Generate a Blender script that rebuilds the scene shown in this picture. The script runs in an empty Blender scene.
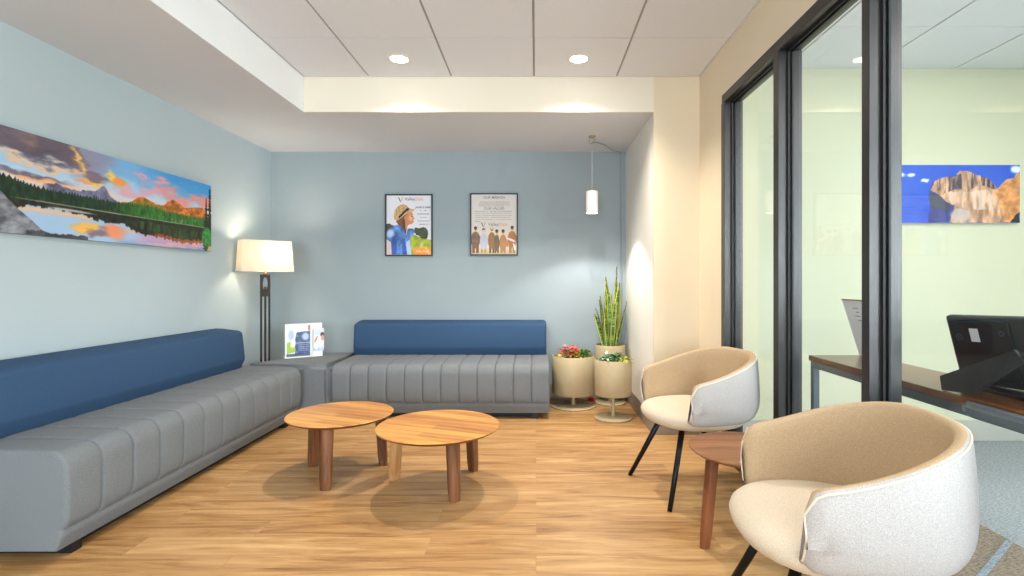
import bpy, bmesh, math, random
import numpy as np
from mathutils import Vector, Matrix
PI = math.pi
random.seed(7)
S = bpy.context.scene
C = S.collection

# ---------------------------------------------------------------- colour / material helpers
def s2l(c):
    return c/12.92 if c <= .04045 else ((c+.055)/1.055)**2.4
def rgb(r, g, b):
    return (s2l(r/255), s2l(g/255), s2l(b/255), 1)

def mat(name, col, rough=.6, metal=0., noise=None, bump=None, spec=.5, emit=None, estr=0, sheen=0):
    """noise=(scale, amount, stretch)   bump=(scale, strength, stretch)"""
    m = bpy.data.materials.new(name); m.use_nodes = True
    nt = m.node_tree; b = nt.nodes['Principled BSDF']
    b.inputs['Base Color'].default_value = col
    b.inputs['Roughness'].default_value = rough
    b.inputs['Metallic'].default_value = metal
    b.inputs['Specular IOR Level'].default_value = spec
    if sheen: b.inputs['Sheen Weight'].default_value = sheen
    tc = nt.nodes.new('ShaderNodeTexCoord')
    if noise:
        mp = nt.nodes.new('ShaderNodeMapping'); mp.inputs['Scale'].default_value = noise[2]
        n = nt.nodes.new('ShaderNodeTexNoise'); n.inputs['Scale'].default_value = noise[0]; n.inputs['Detail'].default_value = 4
        mx = nt.nodes.new('ShaderNodeMix'); mx.data_type = 'RGBA'
        rm = nt.nodes.new('ShaderNodeMapRange'); rm.inputs[1].default_value = .3; rm.inputs[2].default_value = .7
        a = noise[1]
        mx.inputs[6].default_value = tuple(c*(1-a) for c in col[:3])+(1,)
        mx.inputs[7].default_value = tuple(min(1, c*(1+a)) for c in col[:3])+(1,)
        nt.links.new(tc.outputs['Object'], mp.inputs[0]); nt.links.new(mp.outputs[0], n.inputs['Vector'])
        nt.links.new(n.outputs[0], rm.inputs[0]); nt.links.new(rm.outputs[0], mx.inputs[0])
        nt.links.new(mx.outputs[2], b.inputs['Base Color'])
    if bump:
        mp2 = nt.nodes.new('ShaderNodeMapping'); mp2.inputs['Scale'].default_value = bump[2]
        n2 = nt.nodes.new('ShaderNodeTexNoise'); n2.inputs['Scale'].default_value = bump[0]; n2.inputs['Detail'].default_value = 3
        bp = nt.nodes.new('ShaderNodeBump'); bp.inputs['Strength'].default_value = bump[1]; bp.inputs['Distance'].default_value = .002
        nt.links.new(tc.outputs['Object'], mp2.inputs[0]); nt.links.new(mp2.outputs[0], n2.inputs['Vector'])
        nt.links.new(n2.outputs[0], bp.inputs['Height']); nt.links.new(bp.outputs[0], b.inputs['Normal'])
    if emit:
        b.inputs['Emission Color'].default_value = emit; b.inputs['Emission Strength'].default_value = estr
    return m

def wood_mat(name, dark, light, rough=.4, axis=0, scale=1.0):
    """straight-grained wood, grain along the given object axis"""
    m = bpy.data.materials.new(name); m.use_nodes = True
    nt = m.node_tree; b = nt.nodes['Principled BSDF']; b.inputs['Roughness'].default_value = rough
    tc = nt.nodes.new('ShaderNodeTexCoord'); mp = nt.nodes.new('ShaderNodeMapping')
    sc = [14*scale]*3; sc[axis] = 1.3*scale
    mp.inputs['Scale'].default_value = sc
    n = nt.nodes.new('ShaderNodeTexNoise'); n.inputs['Scale'].default_value = 1.6; n.inputs['Detail'].default_value = 7; n.inputs['Distortion'].default_value = .6
    r = nt.nodes.new('ShaderNodeValToRGB')
    r.color_ramp.elements[0].position = .3; r.color_ramp.elements[0].color = dark
    r.color_ramp.elements[1].position = .68; r.color_ramp.elements[1].color = light
    nt.links.new(tc.outputs['Object'], mp.inputs[0]); nt.links.new(mp.outputs[0], n.inputs['Vector'])
    nt.links.new(n.outputs[0], r.inputs[0]); nt.links.new(r.outputs[0], b.inputs['Base Color'])
    return m

def stave_mat(name, dark, light, rough=.33, w=.075, ang=0):
    """glued wooden staves: each board has its own tone, grain along the board"""
    m = bpy.data.materials.new(name); m.use_nodes = True
    nt = m.node_tree; b = nt.nodes['Principled BSDF']; b.inputs['Roughness'].default_value = rough
    tc = nt.nodes.new('ShaderNodeTexCoord'); rot = nt.nodes.new('ShaderNodeMapping'); rot.inputs['Rotation'].default_value = (0, 0, ang)
    br = nt.nodes.new('ShaderNodeTexBrick'); br.offset = .5
    br.inputs['Scale'].default_value = 1; br.inputs['Brick Width'].default_value = 5; br.inputs['Row Height'].default_value = w
    br.inputs['Mortar Size'].default_value = .0006; br.inputs['Bias'].default_value = 0
    br.inputs['Color1'].default_value = (0, 0, 0, 1); br.inputs['Color2'].default_value = (1, 1, 1, 1); br.inputs['Mortar'].default_value = (.2, .2, .2, 1)
    mp = nt.nodes.new('ShaderNodeMapping'); mp.inputs['Scale'].default_value = (1.5, 22, 22)
    n = nt.nodes.new('ShaderNodeTexNoise'); n.inputs['Scale'].default_value = 1.7; n.inputs['Detail'].default_value = 7; n.inputs['Distortion'].default_value = .5
    ad = nt.nodes.new('ShaderNodeMath'); ad.operation = 'MULTIPLY_ADD'; ad.inputs[1].default_value = .35
    r = nt.nodes.new('ShaderNodeValToRGB')
    r.color_ramp.elements[0].position = .4; r.color_ramp.elements[0].color = dark
    r.color_ramp.elements[1].position = .9; r.color_ramp.elements[1].color = light
    L = nt.links.new
    L(tc.outputs['Object'], rot.inputs[0]); L(rot.outputs[0], br.inputs['Vector']); L(rot.outputs[0], mp.inputs[0]); L(mp.outputs[0], n.inputs['Vector'])
    L(br.outputs[0], ad.inputs[0]); L(n.outputs[0], ad.inputs[2]); L(ad.outputs[0], r.inputs[0]); L(r.outputs[0], b.inputs['Base Color'])
    return m

def plank_floor():
    m = bpy.data.materials.new('oak_planks'); m.use_nodes = True
    nt = m.node_tree; b = nt.nodes['Principled BSDF']; L = nt.links.new
    tc = nt.nodes.new('ShaderNodeTexCoord')
    br = nt.nodes.new('ShaderNodeTexBrick'); br.offset = .37; br.offset_frequency = 2
    br.inputs['Scale'].default_value = 1; br.inputs['Brick Width'].default_value = 1.25; br.inputs['Row Height'].default_value = .152
    br.inputs['Mortar Size'].default_value = .0012; br.inputs['Mortar Smooth'].default_value = .3
    br.inputs['Color1'].default_value = (0, 0, 0, 1); br.inputs['Color2'].default_value = (1, 1, 1, 1); br.inputs['Mortar'].default_value = (.5, .5, .5, 1)
    L(tc.outputs['Object'], br.inputs['Vector'])
    # per-plank offset of the grain
    off = nt.nodes.new('ShaderNodeVectorMath'); off.operation = 'MULTIPLY_ADD'; off.inputs[1].default_value = (7, 3, 5)
    L(br.outputs['Color'], off.inputs[0]); L(tc.outputs['Object'], off.inputs[2])
    mp = nt.nodes.new('ShaderNodeMapping'); mp.inputs['Scale'].default_value = (1.3, 11, 1)
    L(off.outputs[0], mp.inputs[0])
    n = nt.nodes.new('ShaderNodeTexNoise'); n.inputs['Scale'].default_value = 1.3; n.inputs['Detail'].default_value = 8; n.inputs['Distortion'].default_value = 1.1; n.inputs['Roughness'].default_value = .6
    L(mp.outputs[0], n.inputs['Vector'])
    mp2 = nt.nodes.new('ShaderNodeMapping'); mp2.inputs['Scale'].default_value = (2.5, 60, 1); L(off.outputs[0], mp2.inputs[0])
    n2 = nt.nodes.new('ShaderNodeTexNoise'); n2.inputs['Scale'].default_value = 1.5; n2.inputs['Detail'].default_value = 4; L(mp2.outputs[0], n2.inputs['Vector'])
    a = nt.nodes.new('ShaderNodeMath'); a.operation = 'MULTIPLY_ADD'; a.inputs[1].default_value = .11
    L(br.outputs['Color'], a.inputs[0]); L(n.outputs[0], a.inputs[2])
    a2 = nt.nodes.new('ShaderNodeMath'); a2.operation = 'MULTIPLY_ADD'; a2.inputs[1].default_value = .25
    L(n2.outputs[0], a2.inputs[0]); L(a.outputs[0], a2.inputs[2])
    r = nt.nodes.new('ShaderNodeValToRGB'); cr = r.color_ramp
    cr.elements[0].position = .42; cr.elements[0].color = rgb(128, 86, 48)
    cr.elements[1].position = .90; cr.elements[1].color = rgb(204, 164, 114)
    e = cr.elements.new(.62); e.color = rgb(170, 128, 80)
    L(a2.outputs[0], r.inputs[0])
    mx = nt.nodes.new('ShaderNodeMix'); mx.data_type = 'RGBA'; mx.inputs[7].default_value = rgb(140, 100, 62)
    f = nt.nodes.new('ShaderNodeMath'); f.operation = 'MULTIPLY'; f.inputs[1].default_value = .45; L(br.outputs['Fac'], f.inputs[0])
    L(f.outputs[0], mx.inputs[0]); L(r.outputs[0], mx.inputs[6]); L(mx.outputs[2], b.inputs['Base Color'])
    b.inputs['Roughness'].default_value = .42; b.inputs['Specular IOR Level'].default_value = .4
    bp = nt.nodes.new('ShaderNodeBump'); bp.inputs['Strength'].default_value = .12; bp.inputs['Distance'].default_value = .002
    L(n2.outputs[0], bp.inputs['Height']); L(bp.outputs[0], b.inputs['Normal'])
    return m

def fabric(name, col, amt=.18, scale=260, rough=.9, bump=.35):
    return mat(name, col, rough, noise=(scale, amt, (1, 1, 1)), bump=(scale*1.6, bump, (1, 1, 1)), spec=.2)

def attr_mat(name, rough=.45, spec=.4):
    m = bpy.data.materials.new(name); m.use_nodes = True
    nt = m.node_tree; b = nt.nodes['Principled BSDF']; b.inputs['Roughness'].default_value = rough
    b.inputs['Specular IOR Level'].default_value = spec
    a = nt.nodes.new('ShaderNodeAttribute'); a.attribute_name = 'print'
    nt.links.new(a.outputs['Color'], b.inputs['Base Color'])
    return m

def glass_mat(name, tint):
    m = bpy.data.materials.new(name); m.use_nodes = True
    nt = m.node_tree; nt.nodes.clear()
    o = nt.nodes.new('ShaderNodeOutputMaterial'); t = nt.nodes.new('ShaderNodeBsdfTransparent'); t.inputs[0].default_value = tint
    g = nt.nodes.new('ShaderNodeBsdfGlossy'); g.inputs['Roughness'].default_value = .02
    lw = nt.nodes.new('ShaderNodeLayerWeight'); lw.inputs[0].default_value = .5
    pw = nt.nodes.new('ShaderNodeMath'); pw.operation = 'POWER'; pw.inputs[1].default_value = 4.5; nt.links.new(lw.outputs['Facing'], pw.inputs[0])
    f = nt.nodes.new('ShaderNodeMath'); f.operation = 'MULTIPLY_ADD'; f.inputs[1].default_value = .6; f.inputs[2].default_value = .03; nt.links.new(pw.outputs[0], f.inputs[0])
    mx = nt.nodes.new('ShaderNodeMixShader')
    nt.links.new(f.outputs[0], mx.inputs[0]); nt.links.new(t.outputs[0], mx.inputs[1]); nt.links.new(g.outputs[0], mx.inputs[2]); nt.links.new(mx.outputs[0], o.inputs[0])
    return m

M = {}
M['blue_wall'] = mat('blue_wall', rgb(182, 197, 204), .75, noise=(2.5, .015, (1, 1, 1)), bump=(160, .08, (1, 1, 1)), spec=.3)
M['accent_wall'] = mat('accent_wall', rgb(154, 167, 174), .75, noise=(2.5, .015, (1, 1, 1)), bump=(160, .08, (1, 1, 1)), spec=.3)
M['cream_wall'] = mat('cream_wall', rgb(229, 215, 190), .75, noise=(3, .01, (1, 1, 1)), bump=(160, .08, (1, 1, 1)), spec=.3)
M['white_wall'] = mat('white_wall', rgb(232, 228, 220), .75, noise=(3, .01, (1, 1, 1)), bump=(160, .08, (1, 1, 1)), spec=.3)
M['soffit'] = mat('soffit_paint', rgb(220, 223, 228), .8, noise=(3, .01, (1, 1, 1)), bump=(160, .06, (1, 1, 1)), spec=.2)
M['tile'] = mat('ceiling_tile', rgb(232, 237, 246), .9, noise=(220, .03, (1, 1, 1)), bump=(300, .2, (1, 1, 1)), spec=.1)
M['recess'] = mat('recess_lit_cream', rgb(236, 228, 212), .8, noise=(3, .01, (1, 1, 1)), spec=.2)  # cream paled toward white: light on the recess face put into the colour
M['recess_lit'] = mat('recess_lit_white', rgb(244, 247, 250), .8, noise=(3, .01, (1, 1, 1)), spec=.2)  # whiter than the soffit, standing for light on this face
M['tbar'] = mat('ceiling_grid', rgb(176, 172, 168), .6, noise=(30, .02, (1, 1, 1)))
M['green_wall'] = mat('green_wall', rgb(203, 204, 180), .8, noise=(3, .01, (1, 1, 1)), bump=(160, .06, (1, 1, 1)), spec=.2)
M['baseboard'] = mat('baseboard_vinyl', rgb(142, 128, 116), .5, noise=(10, .03, (1, 1, 1)))
M['baseboard2'] = mat('grey_baseboard', rgb(176, 176, 168), .5, noise=(10, .03, (1, 1, 1)))
M['floor'] = plank_floor()
M['carpet_blue'] = mat('blue_grey_carpet', rgb(140, 146, 152), .95, noise=(60, .5, (1, 3.5, 1)), bump=(200, .8, (1, 1, 1)), spec=.1)
M['carpet_brown'] = mat('brown_grey_carpet', rgb(124, 114, 104), .95, noise=(60, .7, (1, 3.5, 1)), bump=(200, .8, (1, 1, 1)), spec=.1)
M['carpet_line'] = mat('pale_blue_carpet_stripe', rgb(130, 142, 152), .95, noise=(90, .4, (1, 1, 1)), bump=(200, .8, (1, 1, 1)), spec=.1)
M['bronze'] = mat('bronze_aluminium', rgb(72, 70, 70), .34, .75, noise=(6, .05, (1, 1, .1)))
M['gasket'] = mat('black_gasket', rgb(18, 18, 20), .6, noise=(20, .1, (1, 1, 1)))
M['glass'] = glass_mat('window_glass', (.95, .965, .955, 1))
M['grey_fabric'] = fabric('grey_upholstery', rgb(114, 119, 124), .26, 380)
M['blue_fabric'] = fabric('blue_upholstery', rgb(52, 78, 110), .2, 380)
M['black_plinth'] = mat('black_plinth', rgb(16, 16, 18), .6, noise=(20, .1, (1, 1, 1)))
M['boucle'] = fabric('oatmeal_upholstery', rgb(212, 197, 176), .16, 400, bump=.5)
M['boucle_tan'] = fabric('tan_upholstery', rgb(190, 164, 132), .2, 400, bump=.5)
M['boucle_pale'] = fabric('pale_oatmeal_upholstery', rgb(184, 181, 180), .22, 400)
M['welt'] = fabric('cream_welt', rgb(228, 216, 198), .1, 240)
M['black_metal'] = mat('black_metal', rgb(28, 28, 30), .35, .6, noise=(40, .1, (1, 1, 1)))
M['lamp_metal'] = mat('lamp_metal', rgb(52, 44, 40), .45, .6, noise=(60, .25, (1, 1, .3)))
M['brass'] = mat('brass', rgb(190, 150, 90), .3, .9, noise=(40, .05, (1, 1, 1)))
M['planter'] = mat('taupe_planter', rgb(180, 164, 132), .5, noise=(30, .03, (1, 1, 1)), bump=(300, .1, (1, 1, 1)))
M['soil'] = mat('soil', rgb(60, 44, 32), .95, noise=(80, .5, (1, 1, 1)), bump=(90, 1, (1, 1, 1)))
M['white_gloss'] = mat('white_acrylic', rgb(236, 238, 240), .25, noise=(20, .01, (1, 1, 1)))
M['white_metal'] = mat('white_metal', rgb(232, 230, 226), .4, noise=(20, .01, (1, 1, 1)))
M['print'] = attr_mat('printed_paper')
M['canvas_print'] = attr_mat('printed_gloss_panel', .4)
M['frame_black'] = mat('black_frame', rgb(24, 26, 30), .4, noise=(20, .1, (1, 1, 1)))
M['oak_top'] = stave_mat('golden_oak_top', rgb(156, 92, 34), rgb(216, 158, 76), ang=.35)
M['oak_edge'] = wood_mat('dark_oak_edge', rgb(90, 50, 28), rgb(140, 84, 46))
M['oak_leg'] = wood_mat('reddish_oak_leg', rgb(70, 38, 22), rgb(142, 92, 58), axis=2)
M['oak_leg_light'] = wood_mat('pale_oak_leg', rgb(180, 124, 74), rgb(222, 176, 124), axis=2)
M['walnut'] = wood_mat('walnut_top', rgb(104, 62, 30), rgb(164, 108, 62), axis=0)
M['walnut_leg'] = wood_mat('walnut_leg', rgb(88, 46, 22), rgb(136, 80, 44), axis=2)
M['desk_wood'] = wood_mat('desk_wood', rgb(70, 40, 22), rgb(124, 76, 44), rough=.24, axis=1)
M['desk_metal'] = mat('grey_steel', rgb(82, 90, 98), .35, .6, noise=(30, .04, (1, 1, 1)))
M['slate'] = mat('slate_laminate', rgb(82, 92, 102), .4, noise=(30, .05, (1, 1, 1)))
M['monitor'] = mat('monitor_shell', rgb(44, 46, 48), .45, noise=(90, .08, (1, 1, 1)))
M['monitor_dark'] = mat('monitor_back', rgb(20, 20, 22), .35, noise=(90, .08, (1, 1, 1)))
M['paper'] = mat('white_paper', rgb(226, 228, 236), .7, noise=(30, .01, (1, 1, 1)))
M['ink'] = mat('grey_ink', rgb(120, 126, 140), .7, noise=(30, .1, (1, 1, 1)))
M['ink_blue'] = mat('blue_ink', rgb(74, 92, 140), .7, noise=(30, .1, (1, 1, 1)))
M['ink_orange'] = mat('orange_ink', rgb(230, 150, 96), .7, noise=(30, .1, (1, 1, 1)))
M['ink_dark'] = mat('violet_grey_ink', rgb(86, 84, 112), .7, noise=(30, .1, (1, 1, 1)))
M['ink_pale'] = mat('cream_ink', rgb(250, 226, 190), .7, noise=(30, .03, (1, 1, 1)))
M['tan_edge'] = mat('tan_board', rgb(168, 132, 88), .6, noise=(30, .1, (1, 1, 1)))
M['lamp_glow'] = mat('lit_diffuser', rgb(255, 250, 240), .5, emit=(1, .93, .82, 1), estr=14)
M['panel_glow'] = mat('lit_panel', rgb(255, 255, 255), .5, emit=(1, .98, .95, 1), estr=5)
M['nickel'] = mat('warm_nickel', rgb(176, 160, 138), .4, .5, noise=(40, .05, (1, 1, 1)))
M['cord_white'] = mat('white_cord', rgb(214, 212, 208), .5, noise=(30, .02, (1, 1, 1)))
M['cord_grey'] = mat('clear_grey_cord', rgb(150, 158, 160), .4, noise=(30, .02, (1, 1, 1)))

def shade_fabric():
    m = bpy.data.materials.new('linen_shade'); m.use_nodes = True
    nt = m.node_tree; nt.nodes.clear(); L = nt.links.new
    o = nt.nodes.new('ShaderNodeOutputMaterial'); d = nt.nodes.new('ShaderNodeBsdfDiffuse'); t = nt.nodes.new('ShaderNodeBsdfTranslucent')
    n = nt.nodes.new('ShaderNodeTexNoise'); n.inputs['Scale'].default_value = 200
    tc = nt.nodes.new('ShaderNodeTexCoord'); L(tc.outputs['Object'], n.inputs['Vector'])
    r = nt.nodes.new('ShaderNodeValToRGB'); r.color_ramp.elements[0].color = rgb(232, 224, 208); r.color_ramp.elements[1].color = rgb(248, 242, 228)
    L(n.outputs[0], r.inputs[0]); L(r.outputs[0], d.inputs[0]); L(r.outputs[0], t.inputs[0])
    mx = nt.nodes.new('ShaderNodeMixShader'); mx.inputs[0].default_value = .4
    L(d.outputs[0], mx.inputs[1]); L(t.outputs[0], mx.inputs[2]); L(mx.outputs[0], o.inputs[0])
    return m
M['shade'] = shade_fabric()

# ---------------------------------------------------------------- mesh helpers
def link(name, bm, m, parent=None, smooth=False, loc=None):
    me = bpy.data.meshes.new(name)
    bmesh.ops.recalc_face_normals(bm, faces=bm.faces[:])
    if smooth:
        for f in bm.faces: f.smooth = True
    bm.to_mesh(me); bm.free()
    me.materials.append(m)
    o = bpy.data.objects.new(name, me); C.objects.link(o)
    if parent: o.parent = parent
    if loc: o.location = loc
    if smooth == 'auto':
        sharp(me)
    return o
def sharp(me, ang=35):
    bm = bmesh.new(); bm.from_mesh(me)
    for e in bm.edges:
        if len(e.link_faces) == 2 and e.calc_face_angle(0) > math.radians(ang): e.smooth = False
    bm.to_mesh(me); bm.free()
def box(bm, x0, y0, z0, x1, y1, z1, bev=0, seg=2):
    vs = [bm.verts.new(p) for p in ((x0,y0,z0),(x1,y0,z0),(x1,y1,z0),(x0,y1,z0),(x0,y0,z1),(x1,y0,z1),(x1,y1,z1),(x0,y1,z1))]
    fs = [bm.faces.new([vs[i] for i in q]) for q in ((0,3,2,1),(4,5,6,7),(0,1,5,4),(1,2,6,5),(2,3,7,6),(3,0,4,7))]
    if bev:
        es = {e for f in fs for e in f.edges}
        bmesh.ops.bevel(bm, geom=list(es), offset=bev, segments=seg, affect='EDGES', profile=.5)
def B(*a, **k):
    bm = bmesh.new(); box(bm, *a, **k); return bm
def lathe(bm, prof, n=48, c=(0, 0), cap=True):
    rings = []
    for r, z in prof:
        if r < 1e-5: rings.append([bm.verts.new((c[0], c[1], z))])
        else: rings.append([bm.verts.new((c[0]+r*math.cos(2*PI*i/n), c[1]+r*math.sin(2*PI*i/n), z)) for i in range(n)])
    for a, b in zip(rings, rings[1:]):
        for i in range(n):
            j = (i+1) % n
            if len(a) == 1 and len(b) == 1: continue
            if len(a) == 1: bm.faces.new((a[0], b[i], b[j]))
            elif len(b) == 1: bm.faces.new((a[i], a[j], b[0]))
            else: bm.faces.new((a[i], a[j], b[j], b[i]))
    if cap:
        for r in (rings[0], rings[-1]):
            if len(r) > 1: bm.faces.new(r)
def tube(bm, pts, rad, n=10, cap=True):
    pts = [Vector(p) for p in pts]; k = len(pts)
    if not isinstance(rad, (list, tuple)): rad = [rad]*k
    rings = []; prev = None
    for i, p in enumerate(pts):
        t = (pts[min(i+1, k-1)]-pts[max(i-1, 0)]).normalized()
        if prev is None:
            u = t.orthogonal().normalized()
        else:
            u = (prev - t*prev.dot(t)).normalized()
        prev = u; v = t.cross(u)
        rings.append([bm.verts.new(p+rad[i]*(u*math.cos(2*PI*j/n)+v*math.sin(2*PI*j/n))) for j in range(n)])
    for a, b in zip(rings, rings[1:]):
        for j in range(n): bm.faces.new((a[j], a[(j+1) % n], b[(j+1) % n], b[j]))
    if cap: bm.faces.new(rings[0]); bm.faces.new(rings[-1][::-1])
def prism(bm, poly, z0, z1, bev=0, seg=3):
    a = [bm.verts.new((x, y, z0)) for x, y in poly]; b = [bm.verts.new((x, y, z1)) for x, y in poly]
    n = len(poly); fs = [bm.faces.new(a[::-1]), bm.faces.new(b)]
    for i in range(n): fs.append(bm.faces.new((a[i], a[(i+1) % n], b[(i+1) % n], b[i])))
    if bev:
        es = {e for e in fs[1].edges} | {e for f in fs[2:] for e in f.edges}
        bmesh.ops.bevel(bm, geom=list(es), offset=bev, segments=seg, affect='EDGES')
def xf(bm, mtx): bmesh.ops.transform(bm, matrix=mtx, verts=bm.verts[:])
def empty(name, label, cat, loc=(0, 0, 0), rz=0, group=None):
    o = bpy.data.objects.new(name, None); C.objects.link(o); o.location = loc; o.rotation_euler = (0, 0, rz)
    o.empty_display_size = .05
    return tag(o, label, cat, group)
def tag(o, label, cat, group=None):
    o['label'] = label; o['category'] = cat
    if group: o['group'] = group
    return o
def struct(name, bm, m, parent=None, smooth=False):
    o = link(name, bm, m, parent, smooth); o['kind'] = 'structure'; return o
def dup(root, loc, rz=0, label=None):
    r = root.copy(); C.objects.link(r); r.location = loc; r.rotation_euler = (0, 0, rz)
    if label: r['label'] = label
    for ch in list(root.children):
        c = ch.copy(); C.objects.link(c); c.parent = r
        for g in list(ch.children):
            d = g.copy(); C.objects.link(d); d.parent = c
    return r

# ---------------------------------------------------------------- camera
F = 515.0
cd = bpy.data.cameras.new('camera'); cam = bpy.data.objects.new('camera', cd); C.objects.link(cam); S.camera = cam
H = 1.134
cam.location = (0, 0, H); cam.rotation_euler = (PI/2, 0, 0)
cd.sensor_width = 36; cd.sensor_fit = 'HORIZONTAL'; cd.lens = F/1024*36
cd.shift_x = (512-536)/1024; cd.shift_y = -(288-281)/1024
cd.clip_start = .05

# ---------------------------------------------------------------- room shell
XL, XR, XO = -2.57, 1.21, 4.3          # left wall, glass wall, far side of the office
YB, YF, YS = 4.99, -4.8, 3.81          # back wall, wall behind the camera, recess face
ZC, ZS = 2.644, 2.384                  # tiled ceiling, soffit
XA, XK = .87, -1.72                    # alcove right wall, left face of the ceiling recess
bm = bmesh.new(); box(bm, XL-.15, YF-.15, -.1, 1.262, YB+.15, 0); struct('floor', bm, M['floor'])
bm = bmesh.new(); box(bm, 1.262, YF-.15, -.1, XO+.15, 3.66+.2, .0); struct('floor', bm, M['carpet_blue'])
# brown carpet field of the office with its pale stripe inlays (part of the floor covering)
bm = bmesh.new(); box(bm, 1.30, YF, .0002, 2.07, 3.6, .0012); cb = struct('floor', bm, M['carpet_brown'])
bm = bmesh.new()
for k in range(-2, 6):
    x0, y0 = 1.42, 1.76+k*.62
    d = Vector((.80, .60, 0)); nn = Vector((-.6, .8, 0))*.012
    p = [Vector((x0, y0, 0))-nn, Vector((x0, y0, 0))+d*.8-nn, Vector((x0, y0, 0))+d*.8+nn, Vector((x0, y0, 0))+nn]
    prism(bm, [(q.x, q.y) for q in p], .0013, .0022)
struct('floor', bm, M['carpet_line'], cb)
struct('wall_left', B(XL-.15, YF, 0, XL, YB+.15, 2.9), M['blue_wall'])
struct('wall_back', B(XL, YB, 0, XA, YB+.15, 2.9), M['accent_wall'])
# right of the alcove: the white return, then the cream face that holds up the recess
struct('wall_alcove', B(XA, YS+.02, 0, XA+.03, YB+.15, ZS), M['white_wall'])
bm = bmesh.new(); box(bm, XA+.03, YS+.02, 0, 1.33, YB+.15, 2.9); box(bm, XA, YS, 0, 1.33, YS+.02, ZC+.1)
box(bm, XR, 3.34, 0, 1.312, YS, ZC+.1); box(bm, XR, YF, 2.335, 1.312, 3.34, ZC+.1); struct('wall_right', bm, M['cream_wall'])
bm = bmesh.new(); box(bm, XL, YF, ZS, XK, YB, 2.9); box(bm, XK, YS+.02, ZS, XA, YB, 2.9); struct('ceiling', bm, M['soffit'])
# left face of the recess: the light striking it painted in as white
struct('trim_1', B(XK, YF, ZS, XK+.004, YS, ZC), M['recess_lit'])
struct('trim_2', B(XK, YS, ZS, XA, YS+.02, ZC+.1), M['recess'])

def tiled(x0, x1, y0, y1, gx, gy, z, name, skip=()):
    g = .007
    bm = bmesh.new()
    X = [x for x in gx if x0 < x < x1]; Y = sorted(y for y in gy if y0 < y < y1)
    X = [x0]+X+[x1]; Y = [y0]+Y+[y1]
    for i in range(len(X)-1):
        for j in range(len(Y)-1):
            if (i, j) in skip: continue
            box(bm, X[i]+g, Y[j]+g*.5, z, X[i+1]-g, Y[j+1]-g*.5, z+.03)
    struct(name, bm, M['tile'])
    bm = bmesh.new(); box(bm, x0, y0, z+.008, x1, y1, z+.06); struct('ceiling', bm, M['tbar'])
gx = [-1.235+.61*k for k in range(-1, 12)]
tiled(XK+.004, XR, YF, YS, gx, [YS-.61*k for k in range(0, 16)], ZC, 'ceiling')
tiled(1.312, XO, YF, 3.66, [1.145+.61*k for k in range(0, 8)], [3.66-.60*k for k in range(0, 16)], ZC, 'ceiling')
# slab above everything
struct('ceiling', B(XL-.15, YF-.15, 2.9, XO+.15, YB+.15, 3.0), M['soffit'])
# office
struct('wall_office', B(1.33, 3.66, 0, XO, 3.86, 2.9), M['green_wall'])
bm = bmesh.new(); box(bm, XO, YF, 0, XO+.15, -4.5, 2.9); box(bm, XO, .4, 0, XO+.15, 3.86, 2.9); box(bm, XO, -4.5, 0, XO+.15, .4, .45); box(bm, XO, -4.5, 2.35, XO+.15, .4, 2.9)
struct('wall_office_side', bm, M['green_wall'])
bm = bmesh.new()
for k in range(6):
    y = -4.5+(4.9-.05)*k/5; box(bm, XO+.05, y, .45, XO+.11, y+.05, 2.35)
box(bm, XO+.052, -4.5, .45, XO+.108, .4, .5); box(bm, XO+.052, -4.5, 2.3, XO+.108, .4, 2.35)
fr = struct('window_4', bm, M['bronze'])  # unseen side window, added so that daylight comes from the right
struct('pane', B(XO+.076, -4.48, .47, XO+.082, 0.38, 2.33), M['glass'], fr)
struct('baseboard_office', B(1.335, 3.648, 0, XO, 3.66, .149, bev=.003), M['baseboard2'])
# wall behind the camera with two big unseen window openings, added for their daylight
def front_wall():
    bm = bmesh.new(); y0, y1 = YF-.15, YF
    spans = [(-2.2, .9), (1.7, 4.0)]
    xs = [XL-.15]; 
    for a, b in spans: xs += [a, b]
    xs.append(XO+.15)
    for i in range(0, len(xs), 2): box(bm, xs[i], y0, 0, xs[i+1], y1, 2.9)
    for a, b in spans:
        box(bm, a, y0, 0, b, y1, .45); box(bm, a, y0, 2.35, b, y1, 2.9)
    struct('wall_front', bm, M['soffit'])
    for k, (a, b) in enumerate(spans):
        bm = bmesh.new()
        n = 3
        for i in range(n+1):
            x = a+(b-a-.05)*i/n; box(bm, x, y0+.04, .45, x+.05, y0+.1, 2.35)
        box(bm, a, y0+.042, .45, b, y0+.098, .5); box(bm, a, y0+.042, 2.3, b, y0+.098, 2.35)
        f = struct('window_%d' % (k+2), bm, M['bronze'])
        bm = bmesh.new(); box(bm, a+.02, y0+.065, .47, b-.02, y0+.071, 2.33); struct('pane', bm, M['glass'], f)
front_wall()
# baseboards of the waiting area
bh = .136
struct('baseboard_back', B(XL, YB-.012, 0, XA, YB, bh, bev=.003), M['baseboard'])
struct('baseboard_left', B(XL, YF, 0, XL+.012, YB-.012, bh, bev=.003), M['baseboard'])
bm = bmesh.new(); box(bm, XA-.012, YS-.012, 0, XA, YB-.012, bh, bev=.003); box(bm, XA, YS-.012, 0, XR-.012, YS, bh, bev=.003); box(bm, XR-.012, 3.345, 0, XR, YS, bh, bev=.003)
struct('baseboard_right', bm, M['baseboard'])

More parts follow.
